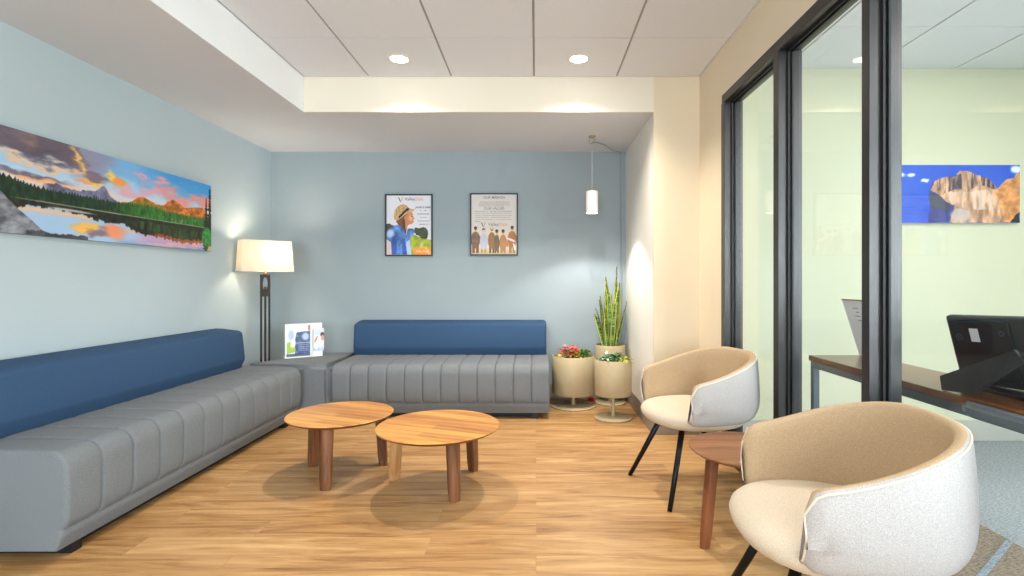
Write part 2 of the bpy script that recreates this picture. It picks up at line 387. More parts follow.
# ---------------------------------------------------------------- glass partition
def partition():
    XG = 1.258
    bm = bmesh.new(); ztop = 2.335
    # head and sill
    box(bm, XR-.006, YF, ztop-.055, 1.318, 3.34, ztop+.001, bev=.003); box(bm, XR-.006, YF, 0.001, 1.318, 3.34, .10, bev=.003)
    root = struct('window_1', bm, M['bronze'])
    tops = [(3.285, 3.343), (2.554, 2.61), (1.857, 1.902), (1.13, 1.185), (.42, .475), (-.30, -.245), (-1.02, -.965), (-1.74, -1.685), (-2.50, -2.445), (-3.3, -3.245), (-4.8, -4.745)]
    for a, b in tops:
        bm = bmesh.new(); box(bm, XR-.008, a, .10, 1.320, b, ztop-.055, bev=.002); struct('mullion', bm, M['bronze'], root)
    for (a, _), (_, b) in zip(tops, tops[1:]):
        bm = bmesh.new(); box(bm, XG-.004, b-.01, .09, XG+.004, a+.01, ztop-.05); struct('pane', bm, M['glass'], root)
        bm = bmesh.new(); t = .012
        for s in (-1, 1):
            xa = XG+s*.010
            box(bm, xa-.004, b, .10, xa+.004, b+.012, ztop-.055); box(bm, xa-.004, a-.012, .10, xa+.004, a, ztop-.055)
            box(bm, xa-.004, b+.012, ztop-.068, xa+.004, a-.012, ztop-.055); box(bm, xa-.004, b+.012, .10, xa+.004, a-.012, .112)
        struct('gasket', bm, M['gasket'], root)
partition()

# ---------------------------------------------------------------- ceiling fixtures
def downlight(x, y, z, label, strength=75, vis=True):
    t = empty('recessed_downlight', label, 'ceiling light', (x, y, z), group='round recessed downlights')
    bm = bmesh.new(); lathe(bm, [(.058, .001), (.060, -.005), (.078, -.004), (.080, .001)], 40, cap=False); link('trim_ring', bm, M['white_metal'], t, True)
    bm = bmesh.new(); lathe(bm, [(0, -.003), (.057, -.003), (.057, -.0005), (0, -.0005)], 40, cap=False); link('diffuser', bm, M['lamp_glow'], t)
    ld = bpy.data.lights.new('downlight_beam', 'SPOT'); ld.energy = strength; ld.color = (1, .90, .76)
    ld.spot_size = math.radians(128); ld.spot_blend = 1; ld.shadow_soft_size = .018
    lo = bpy.data.objects.new('downlight_beam', ld); C.objects.link(lo); lo.parent = t; lo.location = (0, 0, -.03)
    return t
DL = 140
downlight(-.93, 3.50, ZC, 'left one of the two lit round downlights in the tiled ceiling', DL)
downlight(.29, 3.50, ZC, 'right one of the two lit round downlights in the tiled ceiling', DL)
for x, y in ((-.93, 1.06), (.29, 1.06), (-.93, -1.4), (.29, -1.4), (-.93, -3.6), (.29, -3.6)):
    ld = bpy.data.lights.new('downlight_beam', 'SPOT'); ld.energy = DL*.33; ld.color = (1, .93, .83); ld.spot_size = math.radians(150); ld.spot_blend = .9; ld.shadow_soft_size = .06
    lo = bpy.data.objects.new('downlight_beam', ld); C.objects.link(lo); lo.location = (x, y, ZC-.02)
    bm = bmesh.new(); lathe(bm, [(0, ZC-.004), (.076, ZC-.004), (.078, ZC-.001), (0, ZC-.001)], 32, c=(x, y), cap=False); struct('trim_3', bm, M['lamp_glow'])
for x, y in ((2.66, 2.1), (2.66, .3), (3.6, 1.2)):  # panels out of view, added to light the office
    ld = bpy.data.lights.new('added_office_light', 'AREA'); ld.shape = 'RECTANGLE'; ld.size = .55; ld.size_y = .55; ld.energy = 22; ld.color = (1, .97, .92)
    lo = bpy.data.objects.new('added_office_light', ld); C.objects.link(lo); lo.location = (x, y, ZC-.02)
    struct('added_light_panel', B(x-.28, y-.28, ZC-.006, x+.28, y+.28, ZC-.001), M['panel_glow'])
def window_light(x0, x1, e):
    ld = bpy.data.lights.new('daylight', 'AREA'); ld.shape = 'RECTANGLE'; ld.size = x1-x0; ld.size_y = 1.85; ld.energy = e; ld.color = (.86, .93, 1)
    lo = bpy.data.objects.new('daylight', ld); C.objects.link(lo); lo.location = ((x0+x1)/2, YF-.2, 1.4); lo.rotation_euler = (PI/2, 0, 0)
window_light(-2.2, .9, 300)
window_light(1.7, 4.0, 60)
ld = bpy.data.lights.new('daylight', 'AREA'); ld.shape = 'RECTANGLE'; ld.size = 4.8; ld.size_y = 1.85; ld.energy = 600; ld.color = (.84, .92, 1)
lo = bpy.data.objects.new('daylight', ld); C.objects.link(lo); lo.location = (XO+.2, -2.05, 1.4); lo.rotation_euler = (PI/2, 0, PI/2)
w = bpy.data.worlds.new('world'); S.world = w; w.use_nodes = True
w.node_tree.nodes['Background'].inputs[0].default_value = (.75, .85, 1, 1); w.node_tree.nodes['Background'].inputs[1].default_value = 1.0

# ---------------------------------------------------------------- upholstered benches
def loft(bm, secs, closed=True, cap=True):
    rows = [[bm.verts.new(p) for p in s] for s in secs]; n = len(rows[0])
    for a, b in zip(rows, rows[1:]):
        for j in range(n if closed else n-1):
            k = (j+1) % n; bm.faces.new((a[j], a[k], b[k], b[j]))
    if cap: bm.faces.new(rows[0]); bm.faces.new(rows[-1][::-1])
def arc(cx, cz, r, a0, a1, n):
    return [(cx+r*math.cos(a0+(a1-a0)*i/n), cz+r*math.sin(a0+(a1-a0)*i/n)) for i in range(n+1)]
def normals2(p):
    n = len(p); out = []
    for i in range(n):
        a, b = p[i-1], p[(i+1) % n]; dx, dz = b[0]-a[0], b[1]-a[1]; l = math.hypot(dx, dz) or 1
        out.append((dz/l, -dx/l))
    return out
def seat_mesh(L, D, nch, top=.452, bot=.05):
    # section in (y, z): front at y=-D ; clockwise seen from +x so that normals point out
    p = []
    zs = [bot+.0, .075, .10, .125, .134, .143, .17, .21, .27, .33, .37]
    def fx(z):                    # front face bulges out above its narrower hem
        return -D+.05*max(0, (.21-z)/.16)**1.5
    p += [(fx(z), z) for z in zs]
    p += [(-D+.075-.075*math.cos(a), top-.085+.085*math.sin(a)) for a in [PI/2*i/7 for i in range(1, 8)]]
    k = 8
    p += [(-D+.075+(D-.095)*i/k, top+.006*math.sin(PI*i/k)) for i in range(1, k+1)]
    p += [(-.004, top-.02), (0, top-.05), (0, bot)]
    nf = len(zs)
    N = normals2(p); N = [(-a, -b) for a, b in N]
    # outward check: the front point must point to -y
    if N[8][0] > 0: N = [(-a, -b) for a, b in N]
    w = L/nch
    us = []
    for c in range(nch):
        for f in (0, .015, .03, .05, .08, .14, .28, .5, .72, .86, .92, .95, .97, .985): us.append((c+f)*w)
    us.append(L)
    secs = []
    for u in us:
        c = (u/w) % 1; c = min(c, 1-c); edge = min(u, L-u)
        seam = .008*math.exp(-(c*w/.0045)**2) + .004*(1-min(1, c/.22))**2
        e_in = 0
        s = []
        for i, (y, z) in enumerate(p):
            d = 0
            if z > .138 and y < -.02: d = seam if edge > .02 else 0
            if .13 < z < .138 and y < -D*.9: d = .008
            r = .018
            if edge < r: d += r-math.sqrt(max(0, r*r-(r-edge)**2))
            if i == len(p)-1 or i == 0: d *= .3
            s.append((u, y-N[i][0]*d, z-N[i][1]*d))
        secs.append(s)
    # extra tight rounding stations at the two ends
    bm = bmesh.new(); loft(bm, secs); 
    return bm
def back_mesh(L, T, z0=.455, z1=.765):
    T_ = T
    p = [(-T_+.035, z0), (-T_+.004, z0+.06), (-T_, z0+.08), (-T_+.008, z0+.16), (-T_+.02, z1-.045), (-T_+.026, z1-.032), (-T_+.045, z1-.018),
         (-.12, z1-.002), (-.06, z1), (-.03, z1-.004), (-.008, z1-.02), (0, z1-.05), (0, z0)]
    N = normals2(p)
    if N[3][0] > 0: N = [(-a, -b) for a, b in N]
    us = [0, .003, .008, .016, .03, .2] + [L*k/8 for k in range(1, 8)] + [L-.2, L-.03, L-.016, L-.008, L-.003, L]
    us = sorted(set(us))
    secs = []
    for u in us:
        e = min(u, L-u); r = .03; d = r-math.sqrt(max(0, r*r-(r-e)**2)) if e < r else 0
        secs.append([(u, y-N[i][0]*d, z-N[i][1]*d*(0 if i in (0, len(p)-1) else 1)) for i, (y, z) in enumerate(p)])
    bm = bmesh.new(); loft(bm, secs); return bm
def bench(name, label, loc, rz, L, D, T, b0, b1, nch):
    t = empty(name, label, 'sofa', loc, rz, 'channelled waiting room benches')
    o = link('seat', seat_mesh(L, D, nch), M['grey_fabric'], t, True); sharp(o.data, 50)
    bm = back_mesh(b1-b0, T); xf(bm, Matrix.Translation((b0, 0, 0))); o = link('backrest', bm, M['blue_fabric'], t, True); sharp(o.data, 50); o['label'] = 'long blue upholstered backrest'
    pl = link('plinth', B(.09, -D+.12, 0, L-.09, -.03, .055), M['black_plinth'], t)
    bm = bmesh.new()
    for x in (.06, L-.12): box(bm, x, -D+.065, 0.0, x+.05, -D+.115, .052)
    for k, x in enumerate((.09, L-.14)):
        link('foot', B(x, -D+.065, 0, x+.05, -D+.119, .052), M['black_plinth'], pl)
    bm.free()
    return t
bench('bench_sofa', 'long grey bench with blue backrest along the left wall, below the lake panorama', (XL+.015, 2.055, 0), PI/2, 2.055, .685, .285, .02, 1.985, 12)
bench('bench_sofa', 'grey bench with blue backrest against the back wall, below the two framed posters', (-1.665, 4.97, 0), 0, 1.775, .79, .27, -.01, 1.76, 12)
# corner block
def corner_block():
    t = empty('corner_ottoman', 'smooth grey upholstered corner block joining the two benches, holding the brochures', 'ottoman', (0, 0, 0))
    poly = [(-1.677, 4.185)]
    poly += [(-1.86+.0-.02*0, 4.185), (-2.38, 4.185), (-2.385, 4.22), (-2.16, 4.78), (-2.10, 4.86), (-2.02, 4.905), (-1.677, 4.93)]
    bm = bmesh.new(); prism(bm, poly[::-1], .05, .456, bev=.045, seg=5); link('upholstery', bm, M['grey_fabric'], t, 'auto')
    bm = bmesh.new(); prism(bm, [(-1.72, 4.29), (-2.3, 4.29), (-2.1, 4.75), (-1.72, 4.85)][::-1], 0, .055); link('plinth', bm, M['black_plinth'], t)
corner_block()

# ---------------------------------------------------------------- coffee tables
def leg_mesh(h, r_out, ang, w=.078, tk=.052, splay=.02, taper=.86):
    """thick rounded wedge leg; ang = direction from the table centre; foot at r_out"""
    bm = bmesh.new(); secs = []
    for i in range(7):
        f = i/6; z = h*f
        r = r_out-splay*f
        ww = w*(taper+(1-taper)*f)/2; tt = tk*(taper+(1-taper)*f)
        if i == 0: ww -= .004; tt -= .006
        s = []
        for j in range(9):                      # rounded outer side
            a = -PI/2+PI*j/8
            s.append((r+tt*.45*math.cos(a)*1.1, ww*math.sin(a)))
        s += [(r-tt*.5, ww*.72), (r-tt*.6, 0), (r-tt*.5, -ww*.72)]
        secs.append([(x*math.cos(ang)-y*math.sin(ang), x*math.sin(ang)+y*math.cos(ang), z) for x, y in s])
    loft(bm, secs); return bm
def round_table(label, c, r, h, feet, tops, legs, cat='coffee table', group='round golden coffee tables', th=.024, w=.078, tk=.06, splay=.02, edge='oak_edge', rz=0):
    t = empty('round_table', label, cat, (c[0], c[1], 0), group=group)
    bm = bmesh.new(); lathe(bm, [(0, h), (r-.003, h), (r, h-.003), (r-.001, h-.006)], 96, cap=False)
    lathe(bm, [(r-.001, h-.006), (r-.012, h-.015), (r-.035, h-th), (0, h-th)], 96, cap=False)
    bmesh.ops.remove_doubles(bm, verts=bm.verts[:], dist=1e-5)
    o = link('tabletop', bm, M[tops], t, True); sharp(o.data, 30)
    o.data.materials.append(M[edge])
    for p in o.data.polygons:
        if p.center.z < h-.004: p.material_index = 1
    for k, (fx, fy) in enumerate(feet):
        dx, dy = fx-c[0], fy-c[1]
        m = legs[k] if isinstance(legs, (list, tuple)) else legs
        lg = link('leg', leg_mesh(h-th+.001, math.hypot(dx, dy), math.atan2(dy, dx), w, tk, splay), M[m], t, True); sharp(lg.data, 50)
        if m == 'oak_leg_light': lg['label'] = 'paler wooden leg'
    return t
round_table('round golden wood coffee table on the left, half behind the other one', (-1.160, 3.06), .303, .350, [(-1.145, 2.80), (-1.373, 3.165), (-.942, 3.185)], 'oak_top', 'oak_leg')
round_table('round golden wood coffee table on the right, in front of the other one', (-.533, 2.815), .333, .348, [(-.42, 2.655), (-.375, 3.09), (-.815, 2.955)], 'oak_top', ['oak_leg', 'oak_leg', 'oak_leg_light'])
# ---------------------------------------------------------------- side table between the armchairs
t = round_table('small dark walnut round side table between the two armchairs', (.908, 2.21), .244, .418, [(.715, 2.19), (1.00, 2.05), (1.0, 2.36)], 'walnut', 'walnut_leg', cat='side table', group=None, th=.022, w=.05, tk=.05, splay=.035, edge='walnut')
t.name = 'side_table'

# ---------------------------------------------------------------- barrel armchairs
def shell_mesh():
    """local frame: chair faces -x; back toward +x"""
    half = math.radians(120)
    n = 60; secs = []
    def sm(a): a = max(0, min(1, a)); return a*a*(3-2*a)
    for i in range(n+1):
        th = -half+2*half*i/n
        a = abs(th)
        f = a/half
        zr = .752-.140*sm((f-.15)/1.0)
        end = (half-a)*.345                 # distance to the arm's front end
        rc = .05
        drop = (rc-math.sqrt(max(0, rc*rc-(rc-end)**2))) if end < rc else 0
        thick = .038
        rt = .02
        pin = (rt-math.sqrt(max(0, rt*rt-(rt-end)**2))) if end < rt else 0
        thick -= 2*pin*.95
        zr -= drop
        zb = .412 + drop*.4
        sx, sy = .328, .328                 # plan half-axes of the outside
        def P(r, z):                        # r = outset from the outer line
            if a > PI/2:                    # the arms run on almost straight past the middle
                q = (a-PI/2)/(half-PI/2); sg = 1 if th > 0 else -1
                return (-.168*q, sg*(sy+r-.016*q*q), z)
            c, s = math.cos(th), math.sin(th)
            e_ = 2.3; k = (abs(c)**e_+abs(s)**e_)**(-1/e_)
            return ((sx+r)*k*c, (sy+r)*k*s, z)
        o = -pin*.6
        H_ = zr-zb
        s = [P(o-.050, zb), P(o-.038, zb+.003), P(o-.026, zb+.014), P(o-.016, zb+.032), P(o-.008, zb+.055), P(o-.003, zb+.08), P(o, zb+H_*.38), P(o-.003, zb+H_*.65), P(o-.010, zr-.03),
             P(o-.015, zr-.010), P(o-.015-thick*.22, zr-.001), P(o-.015-thick*.5, zr), P(o-.015-thick*.78, zr-.003), P(o-.012-thick, zr-.014),
             P(o-.010-thick, zr-.05), P(o-.014-thick, zb+H_*.5), P(o-.030-thick, zb+.04), P(o-.036-thick, zb-.0)]
        secs.append(s)
    bm = bmesh.new(); loft(bm, secs)
    # split materials by side: outer skin = faces left of the rim
    return bm, secs
def armchair(label, loc, rz):
    t = empty('barrel_armchair', label, 'armchair', loc, rz, 'barrel armchairs by the glass wall')
    bm, secs = shell_mesh(); o = link('shell', bm, M['boucle'], t, True)
    sharp(o.data, 60)
    o.data.materials.clear(); o.data.materials.append(M['boucle_pale']); o.data.materials.append(M['boucle_tan'])
    ns = len(secs[0])
    for k, p in enumerate(o.data.polygons):
        if k < (len(secs)-1)*ns and 10 <= k % ns <= 16: p.material_index = 1
    # welt running along the outer edge of the rim and down both arm fronts
    pts = [Vector(s[9])+Vector((0, 0, .002)) for s in secs]
    dn0 = [Vector(secs[0][k]) for k in range(1, 9)]; dn1 = [Vector(secs[-1][k]) for k in range(8, 0, -1)]
    bm = bmesh.new(); tube(bm, dn0+pts+dn1, .003, 6); link('welt', bm, M['welt'], o, True)['label'] = 'cream welt along the rim'
    # underside bowl that closes the shell
    bm = bmesh.new(); ring = []
    lathe(bm, [(0, .375), (.18, .378), (.225, .39), (.245, .43), (0, .43)], 48, cap=False); link('base_pan', bm, M['boucle'], t, True)
    # seat cushion: rounded, pushing forward past the arms
    bm = bmesh.new(); R = []
    for (k, z) in ((.0, .466), (.5, .466), (.8, .460), (.92, .450), (.98, .436), (1.0, .420), (.985, .402), (.94, .385), (.85, .374), (0, .370)):
        row = []
        for j in range(64):
            a = 2*PI*j/64; c, s = math.cos(a), math.sin(a)
            q = (abs(c)**2.3+abs(s)**2.3)**(-1/2.3)
            ax = .262 if c > 0 else .268; ay = .275
            x = ax*q*c*k; y = ay*q*s*k
            row.append((x, y, z))
        R.append(row)
    rows = [[bm.verts.new(R[0][0])]] + [[bm.verts.new(p) for p in r] for r in R[1:-1]] + [[bm.verts.new(R[-1][0])]]
    for a, b in zip(rows, rows[1:]):
        for j in range(64):
            k = (j+1) % 64
            if len(a) == 1: bm.faces.new((a[0], b[j], b[k]))
            elif len(b) == 1: bm.faces.new((a[j], b[0], a[k]))
            else: bm.faces.new((a[j], a[k], b[k], b[j]))
    link('seat_cushion', bm, M['boucle'], t, True)
    for sx, sy in ((-1, -1), (-1, 1), (1, -1), (1, 1)):
        bm = bmesh.new(); tube(bm, [(sx*.262, sy*.245, 0), (sx*.185, sy*.175, .20), (sx*.12, sy*.115, .376)], [.0125, .0145, .0165], 12)
        link('leg', bm, M['black_metal'], t, True)
    return t
armchair('nearest oatmeal barrel armchair on black legs, cut off by the bottom edge', (.86, 1.52, 0), math.atan2(-.13, .989))
armchair('farther oatmeal barrel armchair on black legs, between planters and glass wall', (.858, 2.83, 0), math.atan2(.22, .968))

# ---------------------------------------------------------------- floor lamp
def floor_lamp():
    t = empty('floor_lamp', 'lit floor lamp with cream rectangular shade in the corner behind the benches', 'floor lamp', (-2.35, 4.47, 0), PI/4)
    bm = bmesh.new(); box(bm, -.10, -.07, 0, .10, .07, .018, bev=.004); box(bm, -.05, -.035, .018, .05, .035, .03, bev=.003); link('base', bm, M['lamp_metal'], t)
    for x in (-.033, 0, .033):
        link('post', B(x-.007, -.007, .028, x+.007, .007, 1.085), M['lamp_metal'], t)
    # plate with an oval cut-out, above a cross bar
    bm = bmesh.new(); n = 32; z0, z1 = 1.03, 1.19; cx, cz = 0, 1.11
    for y in (-.008, .008):
        pass
    outer = []; inner = []
    for i in range(n):
        a = 2*PI*i/n; c, s = math.cos(a), math.sin(a); k = 1/max(abs(c), abs(s))
        outer.append((.040*c*k, cz+.08*s*k)); inner.append((.022*c, cz+.058*s))
    vo = [[bm.verts.new((x, y, z)) for x, z in outer] for y in (-.008, .008)]; vi = [[bm.verts.new((x, y, z)) for x, z in inner] for y in (-.008, .008)]
    for i in range(n):
        j = (i+1) % n
        bm.faces.new((vo[0][i], vo[0][j], vi[0][j], vi[0][i])); bm.faces.new((vo[1][i], vi[1][i], vi[1][j], vo[1][j]))
        bm.faces.new((vo[0][i], vo[1][i], vo[1][j], vo[0][j])); bm.faces.new((vi[0][i], vi[0][j], vi[1][j], vi[1][i]))
    box(bm, -.04, -.0085, 1.0, .04, .0085, 1.035)
    link('neck_plate', bm, M['lamp_metal'], t)
    bm = bmesh.new(); lathe(bm, [(.012, 1.19), (.012, 1.205), (.009, 1.21), (.009, 1.30), (.02, 1.305), (.02, 1.33), (0, 1.33)], 20); link('socket', bm, M['brass'], t, True)
    # shade, slightly tapered with cut corners, open top and bottom
    def ring(w, d, c, z): return [(-w+c, -d, z), (w-c, -d, z), (w, -d+c, z), (w, d-c, z), (w-c, d, z), (-w+c, d, z), (-w, d-c, z), (-w, -d+c, z)]
    bm = bmesh.new(); a = ring(.212, .088, .012, 1.218); b = ring(.196, .080, .012, 1.482); tk = .003
    a2 = ring(.209, .085, .011, 1.218); b2 = ring(.193, .077, .011, 1.482)
    loft(bm, [a, b, b2, a2, a], cap=False); bmesh.ops.remove_doubles(bm, verts=bm.verts[:], dist=1e-6)
    link('lamp_shade', bm, M['shade'], t)
    bm = bmesh.new(); tube(bm, [(-.19, 0, 1.46), (.19, 0, 1.46)], .002, 6); tube(bm, [(0, -.078, 1.46), (0, .078, 1.46)], .002, 6); tube(bm, [(0, 0, 1.33), (0, 0, 1.47)], .003, 6); link('spider', bm, M['brass'], t)
    bm = bmesh.new(); lathe(bm, [(.011, 1.33), (.014, 1.345), (.030, 1.385), (.028, 1.41), (.015, 1.43), (0, 1.433)], 24); link('bulb', bm, mat('bulb_glow', rgb(255, 240, 220), .5, emit=(1, .8, .55, 1), estr=20), t, True)
    ld = bpy.data.lights.new('lamp_bulb', 'POINT'); ld.energy = 12; ld.color = (1, .87, .70); ld.shadow_soft_size = .05
    lo = bpy.data.objects.new('lamp_bulb', ld); C.objects.link(lo); lo.parent = t; lo.location = (.05, 0, 1.385)
floor_lamp()

# ---------------------------------------------------------------- pendant
def pendant():
    x, y = .483, 4.44
    t = empty('pendant_lamp', 'small white cylinder pendant hanging over the planters', 'pendant light', (x, y, ZS))
    bm = bmesh.new(); lathe(bm, [(0, 0), (.030, 0), (.030, -.010), (.012, -.018), (0, -.018)], 28); link('canopy', bm, M['nickel'], t, True)
    bm = bmesh.new(); pts = [(.026*math.sin(2*PI*k/20), 0, -.042+.024*math.cos(2*PI*k/20)) for k in range(18)]; tube(bm, pts, .003, 8); link('hook', bm, M['nickel'], t, True)
    bm = bmesh.new(); tube(bm, [(0, 0, -.066), (0, 0, -.48)], .0022, 8); link('hanging_cord', bm, M['cord_white'], t, True)
    bm = bmesh.new(); tube(bm, [(0, 0, -.05), (.05, .06, -.04), (.12, .16, -.03), (.22, .33, -.035), (.30, .46, -.02), (.335, .52, -.012), (.338, .532, -.04), (.338, .535, -.2), (.341, .534, -.5), (.336, .535, -.9), (.341, .535, -1.2), (.339, .534, -1.6), (.341, .535, -2.2)], .005, 8); link('power_cord', bm, M['cord_grey'], t, True)
    bm = bmesh.new(); box(bm, .328, .525, -.665, .352, .549, -.645, bev=.002); link('cord_clip', bm, M['cord_grey'], t)
    bm = bmesh.new(); lathe(bm, [(0, -.475), (.049, -.477), (.052, -.485), (.052, -.664), (.048, -.664), (.048, -.495), (0, -.495)], 40, cap=False); o = link('lamp_shade', bm, M['white_metal'], t, True); sharp(o.data, 40)
    bm = bmesh.new(); lathe(bm, [(0, -.652), (.0475, -.652), (.0475, -.648), (0, -.648)], 32, cap=False); link('bulb', bm, mat('pendant_glow', rgb(255, 255, 255), .5, emit=(1, .96, .9, 1), estr=30), t)
    ld = bpy.data.lights.new('pendant_beam', 'SPOT'); ld.energy = 34; ld.color = (1, .95, .88); ld.spot_size = math.radians(120); ld.spot_blend = .35; ld.shadow_soft_size = .03
    lo = bpy.data.objects.new('pendant_beam', ld); C.objects.link(lo); lo.parent = t; lo.location = (0, 0, -.67)
pendant()

# ---------------------------------------------------------------- planters and plants
def planter(label, x, y, r, z0, z1, rb):
    t = empty('pedestal_planter', label, 'planter', (x, y, 0), group='round taupe pedestal planters')
    bm = bmesh.new(); lathe(bm, [(0, 0), (rb-.004, 0), (rb, .004), (rb, .011), (rb-.006, .016), (0, .018)], 64, cap=False); o = link('base', bm, M['planter'], t, True); sharp(o.data, 50)
    bm = bmesh.new(); lathe(bm, [(.017, .017), (.017, z0+.003)], 24); o = link('stem', bm, M['planter'], t, True); sharp(o.data, 50)
    bm = bmesh.new(); lathe(bm, [(0, z0), (r-.008, z0), (r, z0+.008), (r, z1-.002), (r-.002, z1), (r-.008, z1), (r-.009, z1-.05), (0, z1-.05)], 72, cap=False); o = link('pot', bm, M['planter'], t, True); sharp(o.data, 50)
    bm = bmesh.new(); lathe(bm, [(0, z1-.025), (r*.5, z1-.022), (r-.0095, z1-.03), (r-.0095, z1-.048), (0, z1-.048)], 40, cap=False); link('soil', bm, M['soil'], t, True)
    return z1
planter('widest taupe pedestal planter, beside the back bench, with red and green foliage', .338, 4.67, .192, .118, .462, .2)
planter('front right taupe pedestal planter holding low variegated green foliage', .637, 4.26, .152, .195, .488, .155)
planter('tallest taupe pedestal planter in the corner, holding the snake plant', .690, 4.79, .138, .24, .545, .14)

def leaf_mat(name, c1, c2, rough=.4):
    m = bpy.data.materials.new(name); m.use_nodes = True
    nt = m.node_tree; b = nt.nodes['Principled BSDF']; b.inputs['Roughness'].default_value = rough
    tc = nt.nodes.new('ShaderNodeTexCoord'); n = nt.nodes.new('ShaderNodeTexNoise'); n.inputs['Scale'].default_value = 45
    r = nt.nodes.new('ShaderNodeValToRGB'); r.color_ramp.elements[0].position = .38; r.color_ramp.elements[0].color = c1; r.color_ramp.elements[1].position = .62; r.color_ramp.elements[1].color = c2
    nt.links.new(tc.outputs['Object'], n.inputs['Vector']); nt.links.new(n.outputs[0], r.inputs[0]); nt.links.new(r.outputs[0], b.inputs['Base Color'])
    return m
LM = {'red': leaf_mat('red_leaf', rgb(150, 30, 34), rgb(226, 92, 60)), 'orange': leaf_mat('orange_leaf', rgb(214, 96, 30), rgb(240, 160, 60)),
      'green': leaf_mat('green_leaf', rgb(46, 104, 36), rgb(122, 172, 60)), 'lime': leaf_mat('lime_leaf', rgb(140, 170, 50), rgb(206, 214, 96)),
      'dark': leaf_mat('dark_leaf', rgb(22, 58, 36), rgb(64, 116, 66)), 'mint': leaf_mat('mint_leaf', rgb(86, 142, 104), rgb(206, 222, 196)),
      'pink': leaf_mat('pink_leaf', rgb(214, 90, 110), rgb(240, 150, 150)), 'yellow': leaf_mat('yellow_leaf', rgb(226, 190, 40), rgb(250, 222, 100))}
def leaf(bm, base, d, up, L, w, bend=.3):
    """pointed curved leaf with a folded midrib and real thickness"""
    d = Vector(d).normalized(); side = d.cross(Vector((0, 0, 1)))
    side = side.normalized() if side.length > 1e-3 else Vector((1, 0, 0))
    base = Vector(base); n = 7; rows = []
    for i in range(n):
        f = i/(n-1); ww = w*math.sin(PI*min(1, f*.9+.08))**.8*(1-f**6)
        c = base+d*L*f*math.cos(up-bend*f)+Vector((0, 0, L*f*math.sin(up-bend*f)))
        fold = Vector((0, 0, ww*.35))
        rows.append([bm.verts.new(c-side*ww+fold), bm.verts.new(c), bm.verts.new(c+side*ww+fold), bm.verts.new(c-Vector((0, 0, .0012)))])
    for a, b in zip(rows, rows[1:]):
        for j in range(4): bm.faces.new((a[j], a[(j+1) % 4], b[(j+1) % 4], b[j]))
def foliage(name, label, m, x, y, z, n, L, w, R, rnd, up=(.3, 1.2), h=.03, stemmed=True):
    bm = bmesh.new()
    for i in range(n):
        a = rnd.uniform(0, 2*PI); r = R*math.sqrt(rnd.random()); hh = h*1.35*(1-r/R*.5)*rnd.uniform(.4, 1.2)
        bx, by = r*math.cos(a)*.6, r*math.sin(a)*.6
        a2 = a+rnd.uniform(-.6, .6)
        leaf(bm, (bx, by, hh), (math.cos(a2), math.sin(a2), 0), rnd.uniform(*up), L*rnd.uniform(.7, 1.15), w*rnd.uniform(.8, 1.2), rnd.uniform(.2, .9))
    t = empty(name, label, 'plant', (x, y, z))
    link('leaves', bm, LM[m], t)
    bm = bmesh.new()
    for k in range(5):
        a = 2*PI*k/5+.3; tube(bm, [(0, 0, -.02), (R*.25*math.cos(a), R*.25*math.sin(a), h*.5), (R*.5*math.cos(a), R*.5*math.sin(a), h*1.1)], .002, 5)
    link('stems', bm, LM['green'], t)
rd = random.Random(3)
zp = .462-.022
foliage('leafy_plant', 'pink and red leaved plant at the left of the widest planter', 'pink', .265, 4.60, zp, 16, .065, .012, .06, rd, h=.07)
foliage('leafy_plant', 'red orange leaved plant in the middle of the widest planter', 'red', .322, 4.62, zp, 34, .07, .014, .07, rd, h=.075)
foliage('leafy_plant', 'orange leaved plant at the front of the widest planter', 'orange', .34, 4.58, zp, 20, .05, .012, .05, rd, h=.04)
foliage('leafy_plant', 'light green leaved plant at the right of the widest planter', 'green', .41, 4.60, zp, 30, .065, .014, .07, rd, h=.055)
foliage('leafy_plant', 'pale lime leaved plant low at the front right of the widest planter', 'lime', .375, 4.56, zp, 20, .05, .012, .05, rd, h=.035)
foliage('leafy_plant', 'yellow leaved plant low at the left rim of the widest planter', 'yellow', .225, 4.58, zp, 10, .04, .012, .03, rd, h=.015)
foliage('leafy_plant', 'small pink leaved plant near the right rim of the widest planter', 'pink', .455, 4.66, zp, 9, .05, .010, .03, rd, h=.05)
zp = .488-.022
foliage('leafy_plant', 'dark green leaved plant in the middle of the front right planter', 'dark', .645, 4.22, zp, 34, .055, .014, .07, rd, h=.05)
foliage('leafy_plant', 'pale mint variegated plant at the left of the front right planter', 'mint', .575, 4.21, zp, 30, .05, .013, .06, rd, h=.05)
foliage('leafy_plant', 'mint green leaved plant at the front of the front right planter', 'mint', .64, 4.18, zp, 16, .04, .011, .05, rd, h=.03)
foliage('leafy_plant', 'bright green leaved plant left of centre in the front right planter', 'green', .61, 4.17, zp, 18, .045, .012, .05, rd, h=.03)
foliage('leafy_plant', 'yellow green trailing plant over the right rim of the front right planter', 'lime', .72, 4.20, zp, 22, .055, .012, .05, rd, up=(-.1, .8), h=.04)
foliage('leafy_plant', 'yellow leaved sprig at the right rim of the front right planter', 'yellow', .735, 4.18, zp, 9, .04, .010, .035, rd, up=(0, .8), h=.035)

